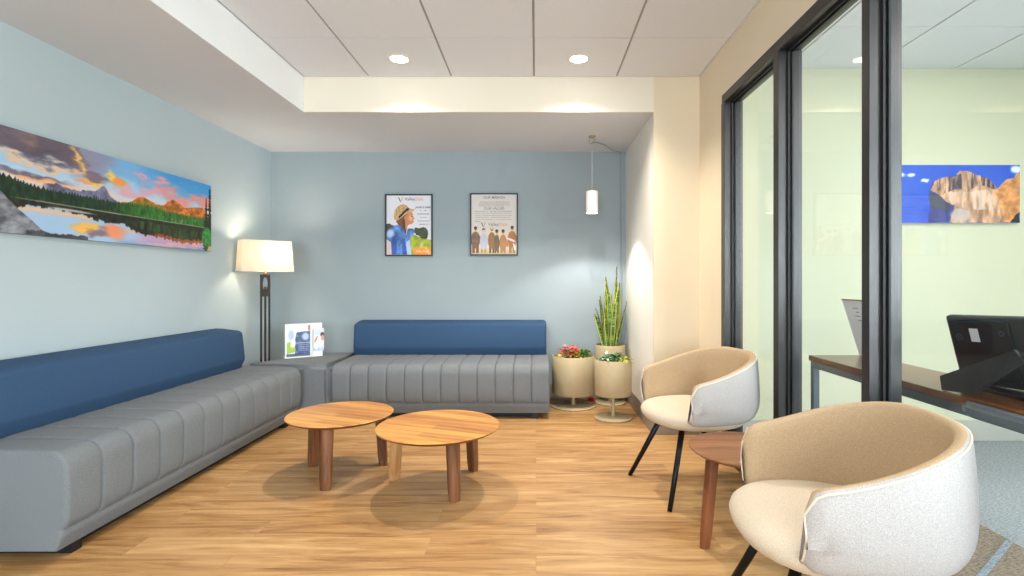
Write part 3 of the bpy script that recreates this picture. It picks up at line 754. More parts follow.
def snake_plant():
    t = empty('snake_plant', 'tall snake plant with upright yellow edged green blades in the corner planter', 'plant', (.690, 4.79, .515))
    m = bpy.data.materials.new('snake_leaf'); m.use_nodes = True; nt = m.node_tree; b = nt.nodes['Principled BSDF']; b.inputs['Roughness'].default_value = .4; L = nt.links.new
    uv = nt.nodes.new('ShaderNodeUVMap'); sp = nt.nodes.new('ShaderNodeSeparateXYZ'); L(uv.outputs[0], sp.inputs[0])
    tc = nt.nodes.new('ShaderNodeTexCoord'); mp = nt.nodes.new('ShaderNodeMapping'); mp.inputs['Scale'].default_value = (12, 12, 60)
    n = nt.nodes.new('ShaderNodeTexNoise'); n.inputs['Scale'].default_value = 1; n.inputs['Detail'].default_value = 4
    L(tc.outputs['Object'], mp.inputs[0]); L(mp.outputs[0], n.inputs['Vector'])
    r = nt.nodes.new('ShaderNodeValToRGB'); r.color_ramp.elements[0].position = .42; r.color_ramp.elements[0].color = rgb(34, 78, 36); r.color_ramp.elements[1].position = .6; r.color_ramp.elements[1].color = rgb(126, 166, 92)
    L(n.outputs[0], r.inputs[0])
    a = nt.nodes.new('ShaderNodeMath'); a.operation = 'SUBTRACT'; a.inputs[1].default_value = .5; L(sp.outputs[0], a.inputs[0])
    ab = nt.nodes.new('ShaderNodeMath'); ab.operation = 'ABSOLUTE'; L(a.outputs[0], ab.inputs[0])
    gt = nt.nodes.new('ShaderNodeMath'); gt.operation = 'GREATER_THAN'; gt.inputs[1].default_value = .30; L(ab.outputs[0], gt.inputs[0])
    mx = nt.nodes.new('ShaderNodeMix'); mx.data_type = 'RGBA'; mx.inputs[7].default_value = rgb(214, 210, 96); L(gt.outputs[0], mx.inputs[0]); L(r.outputs[0], mx.inputs[6]); L(mx.outputs[2], b.inputs['Base Color'])
    # base offset x, y, height, lean x, lean y, width, twist
    blades = [(-.01, 0, .61, -.03, .0, .026, .2), (.02, .02, .70, .05, .0, .022, .5), (.03, -.02, .56, .055, -.01, .030, .1), (-.04, .0, .43, -.06, .01, .018, -.4),
              (-.06, -.02, .30, -.09, -.02, .026, .3), (.06, .0, .40, .10, .0, .018, .6), (0, -.04, .50, -.02, -.02, .024, 0), (.045, .03, .44, .06, .03, .022, -.3),
              (-.03, -.05, .36, -.035, -.04, .022, .2), (.01, -.05, .40, .025, -.03, .022, -.2), (-.015, .04, .55, 0, .03, .024, .9), (.05, -.05, .30, .06, -.05, .020, .3), (-.05, .03, .34, -.075, .03, .02, .8), (.035, .0, .62, .03, .01, .024, .4), (-.025, -.02, .52, -.02, 0, .026, -.5), (.0, .02, .46, .015, .03, .024, .1), (-.045, -.04, .45, -.055, -.03, .018, .7)]
    for bx, by, h, lx, ly, w, tw in blades:
        bm = bmesh.new(); uvl = bm.loops.layers.uv.new('uv'); n_ = 14; rows = []
        for i in range(n_+1):
            f = i/n_; ww = w*1.2*(.55+.9*f-.45*f*f)*(1-f**5)**.8+.0008
            cx, cy = bx+lx*f**1.3, by+ly*f**1.3; ang = tw+.5*f*(1 if tw > 0 else -1)
            sx, sy = math.cos(ang), math.sin(ang); nx, ny = -sy, sx
            rows.append([bm.verts.new((cx-sx*ww, cy-sy*ww, h*f)), bm.verts.new((cx+nx*.004, cy+ny*.004, h*f)), bm.verts.new((cx+sx*ww, cy+sy*ww, h*f)), bm.verts.new((cx+nx*.0075, cy+ny*.0075, h*f))])
        U = [0, .5, 1, .5]
        for i, (p, q) in enumerate(zip(rows, rows[1:])):
            for j in range(4):
                k = (j+1) % 4; fc = bm.faces.new((p[j], p[k], q[k], q[j]))
                uu = (U[j], U[k], U[k], U[j]); vv = (i/n_, i/n_, (i+1)/n_, (i+1)/n_)
                for l, u_, v_ in zip(fc.loops, uu, vv): l[uvl].uv = (u_, v_)
        xf(bm, Matrix.Scale(1.08, 4, (0, 0, 1)))
        link('blade', bm, m, t, True)
snake_plant()

# ---------------------------------------------------------------- printed pictures (numpy painters -> colour attribute on a fine sheet)
rng = np.random.default_rng(5)
def vnoise(x, y, seed=0):
    xi = np.floor(x).astype(int); yi = np.floor(y).astype(int); fx = x-xi; fy = y-yi
    fx = fx*fx*(3-2*fx); fy = fy*fy*(3-2*fy)
    def h(a, b):
        v = np.sin(a*127.1+b*311.7+seed*74.7)*43758.5453; return v-np.floor(v)
    return (h(xi, yi)*(1-fx)+h(xi+1, yi)*fx)*(1-fy)+(h(xi, yi+1)*(1-fx)+h(xi+1, yi+1)*fx)*fy
def fbm(x, y, o=4, seed=0):
    s = 0; a = .5; t = 0
    for k in range(o): s = s+a*vnoise(x*2**k, y*2**k, seed+k); t += a; a *= .55
    return s/t
def ss(a, b, x): t = np.clip((x-a)/(b-a), 0, 1); return t*t*(3-2*t)
def mixc(img, col, m):
    m = m[..., None]; return img*(1-m)+np.array(col, float)/255*m if not isinstance(col, np.ndarray) else img*(1-m)+col*m
def ell(u, v, cx, cy, rx, ry, a=0, soft=.08):
    c, s = math.cos(a), math.sin(a); x = (u-cx)*c+(v-cy)*s; y = -(u-cx)*s+(v-cy)*c
    return 1-ss(1-soft, 1+soft, np.sqrt((x/rx)**2+(y/ry)**2))
def poly(u, v, pts):
    ins = np.zeros(u.shape, bool); n = len(pts)
    for i in range(n):
        x0, y0 = pts[i]; x1, y1 = pts[(i+1) % n]
        if y0 == y1: continue
        c = ((y0 > v) != (y1 > v)) & (u < (x1-x0)*(v-y0)/(y1-y0)+x0); ins ^= c
    return ins.astype(float)
def sheet(name, painter, nx, ny, w, h, m, parent, mtx, asp=1, thick=0):
    """flat print in its local x,z plane facing -y, origin at its lower left; u to the right, v DOWN from the top"""
    u, v = np.meshgrid((np.arange(nx+1))/nx, 1-(np.arange(ny+1))/ny)
    img = np.clip(painter(u, v), 0, 1)
    lin = np.where(img <= .04045, img/12.92, ((img+.055)/1.055)**2.4)
    X = u*w; Z = (1-v)*h
    co = np.stack([X, np.zeros_like(X), Z], -1).reshape(-1, 3)
    idx = np.arange((nx+1)*(ny+1)).reshape(ny+1, nx+1)
    fa = np.stack([idx[:-1, :-1], idx[:-1, 1:], idx[1:, 1:], idx[1:, :-1]], -1).reshape(-1, 4)
    me = bpy.data.meshes.new(name)
    me.vertices.add(len(co)); me.vertices.foreach_set('co', co.ravel())
    me.loops.add(fa.size); me.loops.foreach_set('vertex_index', fa.ravel().astype('i'))
    me.polygons.add(len(fa)); me.polygons.foreach_set('loop_start', (np.arange(len(fa))*4).astype('i'))
    me.update(calc_edges=True); me.validate()
    ca = me.color_attributes.new('print', 'FLOAT_COLOR', 'POINT')
    ca.data.foreach_set('color', np.concatenate([lin.reshape(-1, 3), np.ones((len(co), 1))], 1).ravel().astype('f'))
    me.materials.append(m); o = bpy.data.objects.new(name, me); C.objects.link(o)
    if parent: o.parent = parent
    o.matrix_local = mtx
    return o
def text(s, size, m, parent, mtx, name='lettering', ext=.0004, align='LEFT', bold=0):
    cu = bpy.data.curves.new(name, 'FONT'); cu.body = s; cu.size = size; cu.extrude = ext; cu.align_x = align; cu.offset = bold
    o = bpy.data.objects.new('tmp', cu); C.objects.link(o)
    bpy.context.view_layer.update()
    me = bpy.data.meshes.new_from_object(o.evaluated_get(bpy.context.evaluated_depsgraph_get()))
    C.objects.unlink(o); bpy.data.objects.remove(o)
    me.materials.clear(); me.materials.append(m)
    t = bpy.data.objects.new(name, me); C.objects.link(t); t.parent = parent; t.matrix_local = mtx; return t

def paint_lake(u, v):
    x = u*3.9
    p = (536-1323.5/(1.98*u+2.06))/210          # the composition is crowded toward the far end of the panel
    p0, v0 = p, v; wx = fbm(x*5, v*14, 4, 201)-.5; wy = fbm(x*4+9, v*12, 4, 207)-.5
    p = p0+.09*wx; v = v0+.22*wy
    sky = np.ones(u.shape+(3,))*np.array((126, 184, 232))/255
    n = fbm(x*1.5+v*1.6, v*4-x*.8, 5, 3); n2 = fbm(x*3-v*2, v*9+x*1.5, 4, 5)
    img = mixc(sky, (190, 216, 238), ss(.12, .42, v)); img = mixc(img, (240, 206, 196), ss(.36, .52, v)*.75)
    img = mixc(img, (70, 156, 224), ss(.55, .85, p)*(1-ss(.05, .38, v)))
    img = mixc(img, (150, 142, 168), ss(.30, .36, p)*(1-ss(.42, .60, p))*(1-ss(.15, .45, v))*.9)
    edge = .33+.10*(v/.2)
    low = .17+.06*np.sin(p*7)+.05*(n-.5)
    dk = (1-ss(edge-.03, edge+.02, p))*(1-ss(low-.03, low+.05, v))
    img = mixc(img, (250, 196, 150), (1-ss(.36, .42, p))*np.exp(-((v-low-.05)/.035)**2)*.8)
    img = mixc(img, (112, 100, 112), dk); img = mixc(img, (78, 70, 84), dk*np.clip(n*1.8-.6, 0, .8)); img = mixc(img, (168, 130, 122), dk*np.clip(n2*2-1.1, 0, .7))
    # ray of lit cloud running down to the right
    ray = np.exp(-((v-(.04+1.9*(p-.30)))/.05)**2)*ss(.29, .33, p)*(1-ss(.47, .52, p)); img = mixc(img, (250, 200, 120), np.clip(ray*(.5+n2), 0, 1))
    img = mixc(img, (128, 112, 128), ell(p, v, .44, .27, .06, .055, .5, .4)*.95)
    img = mixc(img, (255, 206, 70), ell(p, v, .425, .36, .055, .035, .9, .6)); img = mixc(img, (255, 222, 110), ell(p, v, .515, .24, .018, .05, 0, .6)); img = mixc(img, (246, 160, 76), ell(p, v, .545, .29, .03, .06, -.3, .6))
    img = mixc(img, (240, 150, 110), ell(p, v, .40, .36, .03, .03, .4, .6)*.8)
    img = mixc(img, (110, 98, 116), ell(p, v, .10, .40, .19, .04, .10, .5)*.9); img = mixc(img, (248, 176, 112), ell(p, v, .17, .455, .16, .03, .08, .6)*.9); img = mixc(img, (250, 200, 140), ell(p, v, .32, .49, .07, .025, .05, .6)*.8)
    for cx, cy, rx, ry, a in ((.645, .12, .03, .05, -.4), (.66, .25, .016, .05, 0), (.75, .16, .03, .06, .8), (.79, .27, .05, .05, .7), (.85, .36, .04, .04, .5), (.93, .24, .035, .09, .9), (.71, .31, .045, .05, .8), (.61, .37, .06, .04, .1), (.975, .30, .04, .1, 0), (.89, .42, .05, .03, 0)):
        img = mixc(img, (244, 150, 140) if cx > .78 else (236, 168, 184), ell(p, v, cx, cy, rx, ry, a, .7)*(.4+1.0*n2).clip(0, .95))
    p, v = p0, v0
    # distant range
    peak = .50-.13*np.exp(-((p-.475)/.03)**2)-.06*np.exp(-((p-.41)/.05)**2)-.05*np.exp(-((p-.25)/.08)**2)+.05*(fbm(x*14, x*0+2, 3, 4)-.5)
    rk = np.array((112, 112, 140))/255*(.6+.8*fbm(x*20, v*20, 3, 44)[..., None])
    img = mixc(img, rk, ss(-.004, .004, v-peak)*ss(.16, .22, p)*(1-ss(.56, .58, p)))
    hill = .52-.13*np.exp(-((p-.67)/.06)**2)-.165*np.exp(-((p-.81)/.05)**2)-.16*np.exp(-((p-.93)/.06)**2)+.04*(fbm(x*10, x*0+5, 3, 6)-.5)
    tex = fbm(x*18, v*24, 3, 8)[..., None]
    hc = np.array((206, 118, 44))/255*(.45+1.0*tex); hc = mixc(hc, (110, 120, 40), ss(.40, .5, v)*(.6)*(p < .76))
    img = mixc(img, hc, ss(-.004, .004, v-hill)*ss(.54, .58, p))
    # pines, every crown with its own tip
    tr = np.abs(((x*26+vnoise(x*9, x*0, 3)*1.5) % 1)-.5)*2; sp = vnoise(np.floor(x*26)*1.0, x*0, 12)
    tl = .515-.08*(1-ss(-.1, .22, p))-.035*np.exp(-((p-.68)/.08)**2)+.035*tr*(.5+sp)-.03*sp
    gc = np.array((30, 54, 36))/255*(.5+1.2*fbm(x*36, v*14, 3, 15)[..., None])+ss(.45, .7, p)[..., None]*np.array((22, 56, 0))/255*(.4+fbm(x*30, v*10, 2, 17)[..., None])
    img = mixc(img, gc, ss(-.003, .003, v-tl))
    img = mixc(img, (190, 184, 140), np.clip(fbm(x*24, v*30, 3, 19)*3-1.9, 0, .8)*ss(.72, .76, p)*(v > .55)*(v < .70))
    shore = .655
    wat = np.ones(u.shape+(3,))*np.array((166, 196, 230))/255
    wat = mixc(wat, (198, 156, 196), ss(.6, .7, p)*.9); wat = mixc(wat, (96, 150, 214), ss(.92, 1, v)*ss(.5, .6, p)*.8)
    rip = fbm(x*4, v*34, 4, 21)
    wat = mixc(wat, (240, 180, 170), np.clip(rip*2.4-1.1, 0, .7)*ss(.55, .6, p)); wat = mixc(wat, (244, 190, 140), np.exp(-((v-.745)/.025)**2)*(p < .42)*.8)
    q, w_ = p+.09*wx, v+.16*wy
    wat = mixc(wat, (252, 190, 84), ell(q, w_, .39, .88, .06, .06, -.3, .6)); wat = mixc(wat, (240, 150, 110), ell(q, w_, .53, .89, .05, .09, 0, .6)); wat = mixc(wat, (128, 108, 124), ell(q, w_, .45, .93, .05, .05, 0, .5)*.9)
    rl = .70+.03*sp+.10*(1-ss(-.05, .14, p))+.06*ss(.30, .5, p)+.10*ss(.56, .68, p)+.04*np.exp(-((p-.86)/.08)**2)
    wat = mixc(wat, np.array((38, 42, 32))/255*(.5+1.0*fbm(x*26, v*9, 3, 26)[..., None])*np.ones_like(wat), 1-ss(-.008, .008, v-rl-.02*(rip-.5)))
    wat = mixc(wat, (188, 100, 48), ((v > rl-.045) & (v < rl+.005) & (p > .72)).astype(float)*.8*(.4+rip).clip(0, 1)); wat = mixc(wat, (70, 110, 44), ((v > .70) & (v < rl-.06) & (p > .58)).astype(float)*np.clip(fbm(x*20, v*9, 3, 29)*2-.8, 0, .7))
    img = mixc(img, wat, ss(-.003, .003, v-shore))
    img = mixc(img, (196, 190, 160), np.exp(-((v-shore)/.006)**2)*(.3+rip*.8).clip(0, 1)*ss(.0, .1, p)); img = mixc(img, (210, 214, 214), ell(p, v, .32, .70, .10, .012, .02, .5)*.8)
    gr = .66+1.55*np.clip(p, -.6, 1)+.03*(fbm(x*9, x*0, 3, 31)-.5)
    rc = np.array((122, 124, 132))/255*(.35+1.25*fbm(x*9+v*8, v*16-x*4, 4, 33)[..., None])
    img = mixc(img, rc, ss(-.004, .004, v-gr)); img = mixc(img, rc*.6, (v > .93+.05*fbm(x*14, x*0, 2, 40)).astype(float)*(p > .1)*(p < .40)*.95)
    for cx, top in ((.985, .06), (.968, .2), (.996, .2)):
        wd = .003+.016*np.clip(v-top, 0, 1); msk = (np.abs(p-cx) < wd*(.5+.8*vnoise(v*60, u*0, 3))) & (v > top)
        img = mixc(img, (24, 44, 26), msk.astype(float))
    img = mixc(img, np.array((50, 140, 60))/255*(.6+.8*fbm(x*30, v*30, 2, 50)[..., None]), ell(p, v, .972, .80, .024, .15, 0, .2))
    img = mixc(img, (190, 176, 150), poly(p, v, [(.972, 1), (.98, .93), (1.01, .9), (1.01, 1)]))
    return img

def paint_canyon(u, v):
    x = u*2.1; n = fbm(x*3, v*3, 4, 60); u = u+.035*(fbm(x*9, v*9, 4, 61)-.5); v = v+.07*(fbm(x*8, v*8, 4, 62)-.5)
    img = np.zeros(u.shape+(3,)); img = mixc(img, (32, 74, 190), np.ones_like(u)); img = mixc(img, (70, 116, 216), n*.5)
    for cx, cy, rx, ry in ((.04, .18, .05, .04), (.14, .17, .03, .03), (.25, .26, .03, .03), (.97, .08, .04, .06)): img = mixc(img, (220, 228, 240), ell(u, v, cx, cy, rx, ry, 0, .5))
    img = mixc(img, (56, 60, 120), poly(u, v, [(.28, .4), (.3, .3), (.45, .2), (.6, .22), (.6, 1), (.28, 1)])*.9)
    cliff = poly(u, v, [(.29, .42), (.32, .3), (.40, .22), (.5, .19), (.52, .09), (.6, .12), (.7, .2), (.76, .24), (.82, .4), (.84, .34), (.9, .25), (.95, .2), (1, .1), (1, 1), (.44, 1), (.48, .7), (.4, .6)])
    st = fbm(x*16, v*5, 4, 66)[..., None]
    img = mixc(img, np.array((196, 152, 124))/255*(.55+.85*st), cliff)
    img = mixc(img, np.array((206, 140, 84))/255*(.6+.8*fbm(x*9, v*9, 3, 68)[..., None]), poly(u, v, [(.8, .45), (.86, .33), (.95, .22), (1, .12), (1, 1), (.88, 1), (.84, .7)]))
    img = mixc(img, (50, 50, 66), poly(u, v, [(.29, .44), (.32, .3), (.40, .22), (.6, .12), (.76, .24), (.82, .42), (.7, .36), (.6, .44), (.5, .42), (.40, .48)])*np.clip(fbm(x*26, v*3, 3, 63)*3.4-1.5, 0, .9)); img = mixc(img, (226, 206, 190), poly(u, v, [(.42, .46), (.6, .46), (.74, .42), (.8, .6), (.78, .8), (.46, .7)])*np.clip(fbm(x*20, v*3, 3, 64)*2.2-.7, 0, .7)); img = mixc(img, (190, 180, 178), ell(u, v, .53, .86, .08, .12, 0, .2)*.8)
    img = mixc(img, (60, 66, 84), poly(u, v, [(.28, .5), (.38, .55), (.45, .72), (.44, .8), (.28, .74)]))
    img = mixc(img, (28, 34, 40), poly(u, v, [(.93, 1), (.96, .88), (1, .8), (1, 1)]))
    return img

def lines(img, u, v, x0, x1, y, h, col, seed, gap=26, a=.55):
    t = vnoise(u*gap*2, u*0+y*50, seed)
    return mixc(img, col, ((u > x0) & (u < x1) & (np.abs(v-y) < h) & (t > .22)).astype(float)*a)
def paint_portrait(u, v):
    img = np.ones(u.shape+(3,))*np.array((226, 226, 234))/255
    n = fbm(u*14, v*18, 4, 70); n3 = n[..., None]
    img = mixc(img, (70, 76, 62), poly(u, v, [(0, .48), (.06, .47), (.12, .50), (.25, .52), (.25, .62), (0, .62)]))
    
    img = mixc(img, np.array((160, 172, 48))/255*(.75+.5*n3), poly(u, v, [(.5, .64), (.62, .66), (.8, .72), (1, .75), (1, 1), (.5, 1)]))
    img = mixc(img, (222, 226, 180), ell(u, v, .78, .84, .035, .05, .5, .6)*.6)
    img = mixc(img, np.array((66, 72, 50))/255*(.6+.8*n3), poly(u+.05*(n-.5), v+.06*(n-.5), [(.60, .60), (.64, .54), (.72, .56), (.78, .53), (.88, .55), (.93, .60), (.92, .72), (.80, .72), (.66, .66)]))
    # hair, neck, face in profile
    img = mixc(img, (120, 78, 52), poly(u, v, [(.20, .42), (.24, .34), (.46, .30), (.47, .42), (.45, .50), (.44, .64), (.38, .70), (.33, .6), (.26, .5)]))
    img = mixc(img, (206, 138, 100), poly(u, v, [(.40, .36), (.52, .27), (.575, .29), (.60, .36), (.625, .395), (.60, .41), (.60, .45), (.57, .48), (.50, .49), (.46, .53), (.47, .60), (.38, .58), (.36, .46)]))
    img = mixc(img, (232, 176, 140), ell(u, v, .54, .38, .045, .05, 0, .5)); img = mixc(img, (110, 60, 44), ell(u, v, .565, .355, .018, .008, 0, .4)); img = mixc(img, (176, 84, 76), ell(u, v, .59, .442, .018, .008, 0, .4))
    img = mixc(img, (96, 58, 40), poly(u, v, [(.36, .40), (.41, .40), (.42, .52), (.44, .64), (.39, .72), (.34, .60)]))
    # hat
    hat = poly(u, v, [(.17, .40), (.16, .31), (.20, .23), (.28, .165), (.38, .145), (.45, .17), (.50, .215), (.60, .235), (.66, .205), (.65, .225), (.57, .275), (.42, .32), (.28, .41), (.22, .43)])
    img = mixc(img, np.array((196, 162, 112))/255*(.7+.6*fbm(u*40, v*40, 2, 72)[..., None]), hat)
    img = mixc(img, (34, 34, 44), poly(u, v, [(.26, .36), (.36, .28), (.47, .205), (.52, .225), (.42, .285), (.29, .385)]))
    # blue shirt
    sh = poly(u, v, [(.0, .62), (.08, .54), (.22, .50), (.34, .52), (.40, .60), (.44, .66), (.48, .56), (.60, .56), (.64, .62), (.57, .68), (.52, .72), (.55, .86), (.56, 1), (.10, 1), (.10, .80), (.0, .74)])
    img = mixc(img, np.array((84, 128, 196))/255*(.45+1.1*fbm(u*9, v*9, 4, 74)[..., None]), sh)
    img = mixc(img, (196, 216, 242), ell(u, v, .08, .64, .09, .06, -.5, .5)*.9); img = mixc(img, (40, 62, 150), poly(u, v, [(.12, .72), (.20, .66), (.24, .9), (.2, 1), (.12, 1)])*.7)
    img = mixc(img, (44, 66, 160), poly(u, v, [(.34, .72), (.42, .74), (.45, 1), (.36, 1)])*.6); img = mixc(img, (206, 216, 236), poly(u, v, [(.44, .8), (.52, .74), (.56, 1), (.46, 1)])*.8)
    img = mixc(img, (222, 196, 190), poly(u, v, [(0, .75), (.09, .78), (.11, 1), (0, 1)]))
    img = mixc(img, (242, 146, 56), ((u > .60) & (v > .88)).astype(float)); img = mixc(img, (250, 178, 130), poly(u, v, [(.84, .88), (.9, .88), (1, .98), (1, 1), (.93, 1)])*.7)
    for k, (a, b) in enumerate(((.74, .9), (.68, .95), (.74, .90), (.68, .95), (.72, .93))): img = lines(img, u, v, a, b, .255+k*.058, .009, (120, 122, 150), 80+k, 20, .5)
    return img
def paint_group(u, v):
    img = np.ones(u.shape+(3,))*np.array((214, 208, 204))/255
    img = mixc(img, (232, 214, 190), ss(.5, .7, v)); img = mixc(img, (206, 182, 150), ss(.85, 1, v)); n = fbm(u*16, v*22, 3, 90)
    ppl = [(.09, .57, .10, (122, 92, 74), (120, 84, 50)), (.27, .60, .085, (198, 196, 214), (176, 150, 70)), (.45, .58, .085, (150, 110, 70), (110, 84, 50)), (.56, .62, .06, (116, 96, 64), (96, 84, 50)),
           (.70, .62, .08, (190, 130, 90), (168, 140, 66)), (.90, .56, .10, (176, 112, 66), (160, 132, 70))]
    for cx, ty, w, c1, c2 in ppl:
        for s in (-1, 1): img = mixc(img, c2, ((np.abs(u-cx-s*w*.42) < w*.3) & (v > ty+.24) & (v < .985)).astype(float))
        img = mixc(img, c1, ell(u, v, cx, ty+.19, w, .14, 0, .1)*(.75+.4*n).clip(0, 1)); img = mixc(img, c1, ell(u, v, cx+w*.9, ty+.18, w*.35, .09, -.5, .2))
        img = mixc(img, (150, 96, 64), ell(u, v, cx, ty, .032, .032, 0, .2)); img = mixc(img, (72, 48, 34), ell(u, v, cx, ty-.014, .034, .022, 0, .2))
    img = mixc(img, (236, 206, 120), ell(u, v, .45, .56, .03, .03, 0, .3)); img = mixc(img, (240, 236, 232), ell(u, v, .88, .76, .10, .018, .3, .3)); img = mixc(img, (240, 236, 232), ell(u, v, .95, .88, .02, .07, -.3, .3))
    img = mixc(img, (210, 204, 216), ell(u, v, .27, .62, .05, .03, 0, .3))
    for k in range(4): img = lines(img, u, v, .16 if k else .18, .86, .125+k*.022, .006, (150, 140, 140), 100+k, 34, .5)
    for k in range(6): img = lines(img, u, v, .07, .90 if k < 5 else .2, .285+k*.033, .006, (146, 134, 134), 110+k, 34, .55)
    return img

def T(x, y, z, rx=PI/2, rz=0): return Matrix.Translation((x, y, z)) @ Matrix.Rotation(rz, 4, 'Z') @ Matrix.Rotation(rx, 4, 'X')
# lake panorama on the left wall: faces +x, u runs toward +y
def panorama():
    y0, y1, z0, z1 = 2.06, 4.03, 1.366, 1.877
    t = empty('landscape_picture', 'long colourful lake and mountain panorama panel on the left blue wall', 'picture', (XL+.002, y0, z0))
    pn = link('panel', B(0, 0, 0, .026, y1-y0, z1-z0), M['frame_black'], t)
    sheet('print', paint_lake, 620, 165, y1-y0, z1-z0, M['canvas_print'], pn, Matrix.Translation((.0268, 0, 0)) @ Matrix.Rotation(PI/2, 4, 'Z'))
panorama()
def canyon():
    x0, x1, z0, z1 = 2.52, 3.41, 1.543, 1.952
    t = empty('canyon_picture', 'blue sky and red cliff canvas on the green office wall behind the glass', 'picture', (x0, 3.66, z0))
    pn = link('panel', B(0, -.03, 0, x1-x0, 0, z1-z0), M['paper'], t)
    sheet('print', paint_canyon, 240, 110, x1-x0, z1-z0, M['canvas_print'], pn, Matrix.Translation((0, -.0308, 0)))
canyon()
def poster(label, px0, px1, py0, py1, painter, who):
    d = YB-.02; k = d/F
    x0, x1 = (px0-536)*k, (px1-536)*k; z1, z0 = H+(281-py0)*k, H+(281-py1)*k; W, Hh = x1-x0, z1-z0; f = .013
    t = empty('framed_poster', label, 'poster', (x0, YB, z0), group='framed posters on the back wall')
    bm = bmesh.new(); box(bm, 0, -.022, 0, f, 0, Hh); box(bm, W-f, -.022, 0, W, 0, Hh); box(bm, f, -.022, 0, W-f, 0, f); box(bm, f, -.022, Hh-f, W-f, 0, Hh); link('frame', bm, M['frame_black'], t)
    w, h = W-2*f, Hh-2*f
    t0 = t; t = sheet('print', painter, 150, 200, w, h, M['print'], t, Matrix.Translation((f, -.012, f)))
    def tx(s, u, v, size, m, align='LEFT', bold=0): text(s, size, M[m], t, T(u*w, -.0008, (1-v)*h), align=align, bold=bold)
    # logo: a two-tone V mark and the name
    def logo(u, v, sc):
        bm = bmesh.new()
        for a, b in (((-.022, .022), (0, -.018)), ):
            prism(bm, [(-.020, .020), (-.011, .020), (.002, -.010), (.000, -.020)], 0, .0006)
        xf(bm, Matrix.Scale(sc, 4)); link('logo_mark', bm, M['ink_dark'], t).matrix_local = T(u*w, -.0008, (1-v)*h)
        bm = bmesh.new(); prism(bm, [(.014, .022), (.022, .020), (.004, -.020), (.003, -.008)], 0, .0006)
        xf(bm, Matrix.Scale(sc, 4)); link('logo_mark', bm, M['ink_orange'], t).matrix_local = T(u*w, -.0008, (1-v)*h)
    if who == 0:
        logo(.31, .075, 1.2)
        tx('Valley', .405, .085, .042, 'ink_blue'); tx('Oaks', .62, .085, .042, 'ink_orange')
        tx('HOPE IS HERE', .815, .215, .0235, 'ink_dark', 'CENTER', .0006); tx('Valley Oaks', .80, .955, .026, 'ink_pale', 'CENTER')
    else:
        tx('OUR MISSION', .50, .07, .034, 'ink', 'CENTER', .0004); tx('OUR VALUES', .50, .255, .034, 'ink', 'CENTER', .0004)
        logo(.26, .51, 1.2); tx('Valley', .37, .525, .042, 'ink_blue'); tx('Oaks', .60, .525, .042, 'ink_orange')
    return t0
poster('framed poster of a person wearing a straw hat and blue shirt', 385, 432.5, 194, 256, paint_portrait, 0)
poster('framed poster with lines of text above a row of standing people', 470, 518, 193, 255.5, paint_group, 1)

# ---------------------------------------------------------------- brochure holder on the corner block
def paint_brochure(u, v):
    n = fbm(u*9, v*12, 4, 140)
    img = np.ones(u.shape+(3,))*np.array((236, 240, 246))/255
    img = mixc(img, (70, 92, 140), poly(u, v, [(.42, .22), (1, .18), (1, .9), (.35, .95), (.35, .5)])*(.5+.8*n).clip(0, 1)); img = mixc(img, (190, 208, 232), ell(u, v, .8, .36, .14, .12, 0, .4)); img = mixc(img, (176, 196, 226), ell(u, v, .2, .3, .12, .16, 0, .5)*.8)
    img = mixc(img, (170, 200, 84), poly(u, v, [(.02, .55), (.15, .5), (.38, .75), (.36, .86), (.02, .9)])); img = mixc(img, (240, 244, 250), ell(u, v, .28, .58, .1, .13, .5, .3))
    img = mixc(img, (190, 180, 190), ((u > .42) & (v > .55) & (v < .58)).astype(float)); img = mixc(img, (60, 70, 104), (v > .9).astype(float)*.8); img = mixc(img, (214, 120, 100), ((u > .9) & (v < .17)).astype(float))
    for k in range(4): img = lines(img, u, v, .48, .92, .63+k*.06, .012, (200, 196, 214), 150+k, 14, .5)
    return img
def paint_leaflet(u, v):
    img = np.ones(u.shape+(3,))*np.array((214, 224, 240))/255; n = fbm(u*6, v*9, 3, 160)
    img = mixc(img, (240, 240, 246), (v > .3).astype(float)*.7); img = mixc(img, (60, 60, 80), ell(u, v, .85, .28, .2, .1, 0, .3)); img = mixc(img, (222, 150, 120), ell(u, v, .86, .42, .14, .13, 0, .3)); img = mixc(img, (226, 140, 100), ell(u, v, .25, .48, .22, .06, -.7, .4))
    img = mixc(img, (120, 150, 216), ss(.8, 1, v)*n); return img
def brochure_holder():
    t = empty('brochure_holder', 'white brochure stand with printed leaflets on the grey corner block', 'brochure holder', (-2.185, 4.49, .457), math.atan2(.17, .24))
    bm = bmesh.new()
    box(bm, -.005, -.008, 0, .215, .10, .008); box(bm, -.004, -.004, .008, .006, .004, .30); box(bm, .204, -.004, .008, .214, .004, .30); box(bm, .006, -.004, .285, .204, .004, .30)
    link('stand', bm, M['white_gloss'], t)
    link('backing_board', B(.006, .0, .008, .204, .004, .286), M['white_gloss'], t)
    sheet('print', paint_brochure, 90, 110, .194, .272, M['print'], t, Matrix.Translation((.008, -.001, .011)))
    # leaflet pocket on the right
    link('pocket', B(.216, .012, .0, .305, .018, .30), M['white_gloss'], t)
    link('pocket', B(.216, -.012, .0, .305, .012, .05), M['white_gloss'], t)
    link('leaflet', B(.228, -.006, .05, .318, -.002, .25), M['paper'], t)
    sheet('leaflet_print', paint_leaflet, 50, 70, .09, .2, M['print'], t, Matrix.Translation((.228, -.0068, .05)))
brochure_holder()

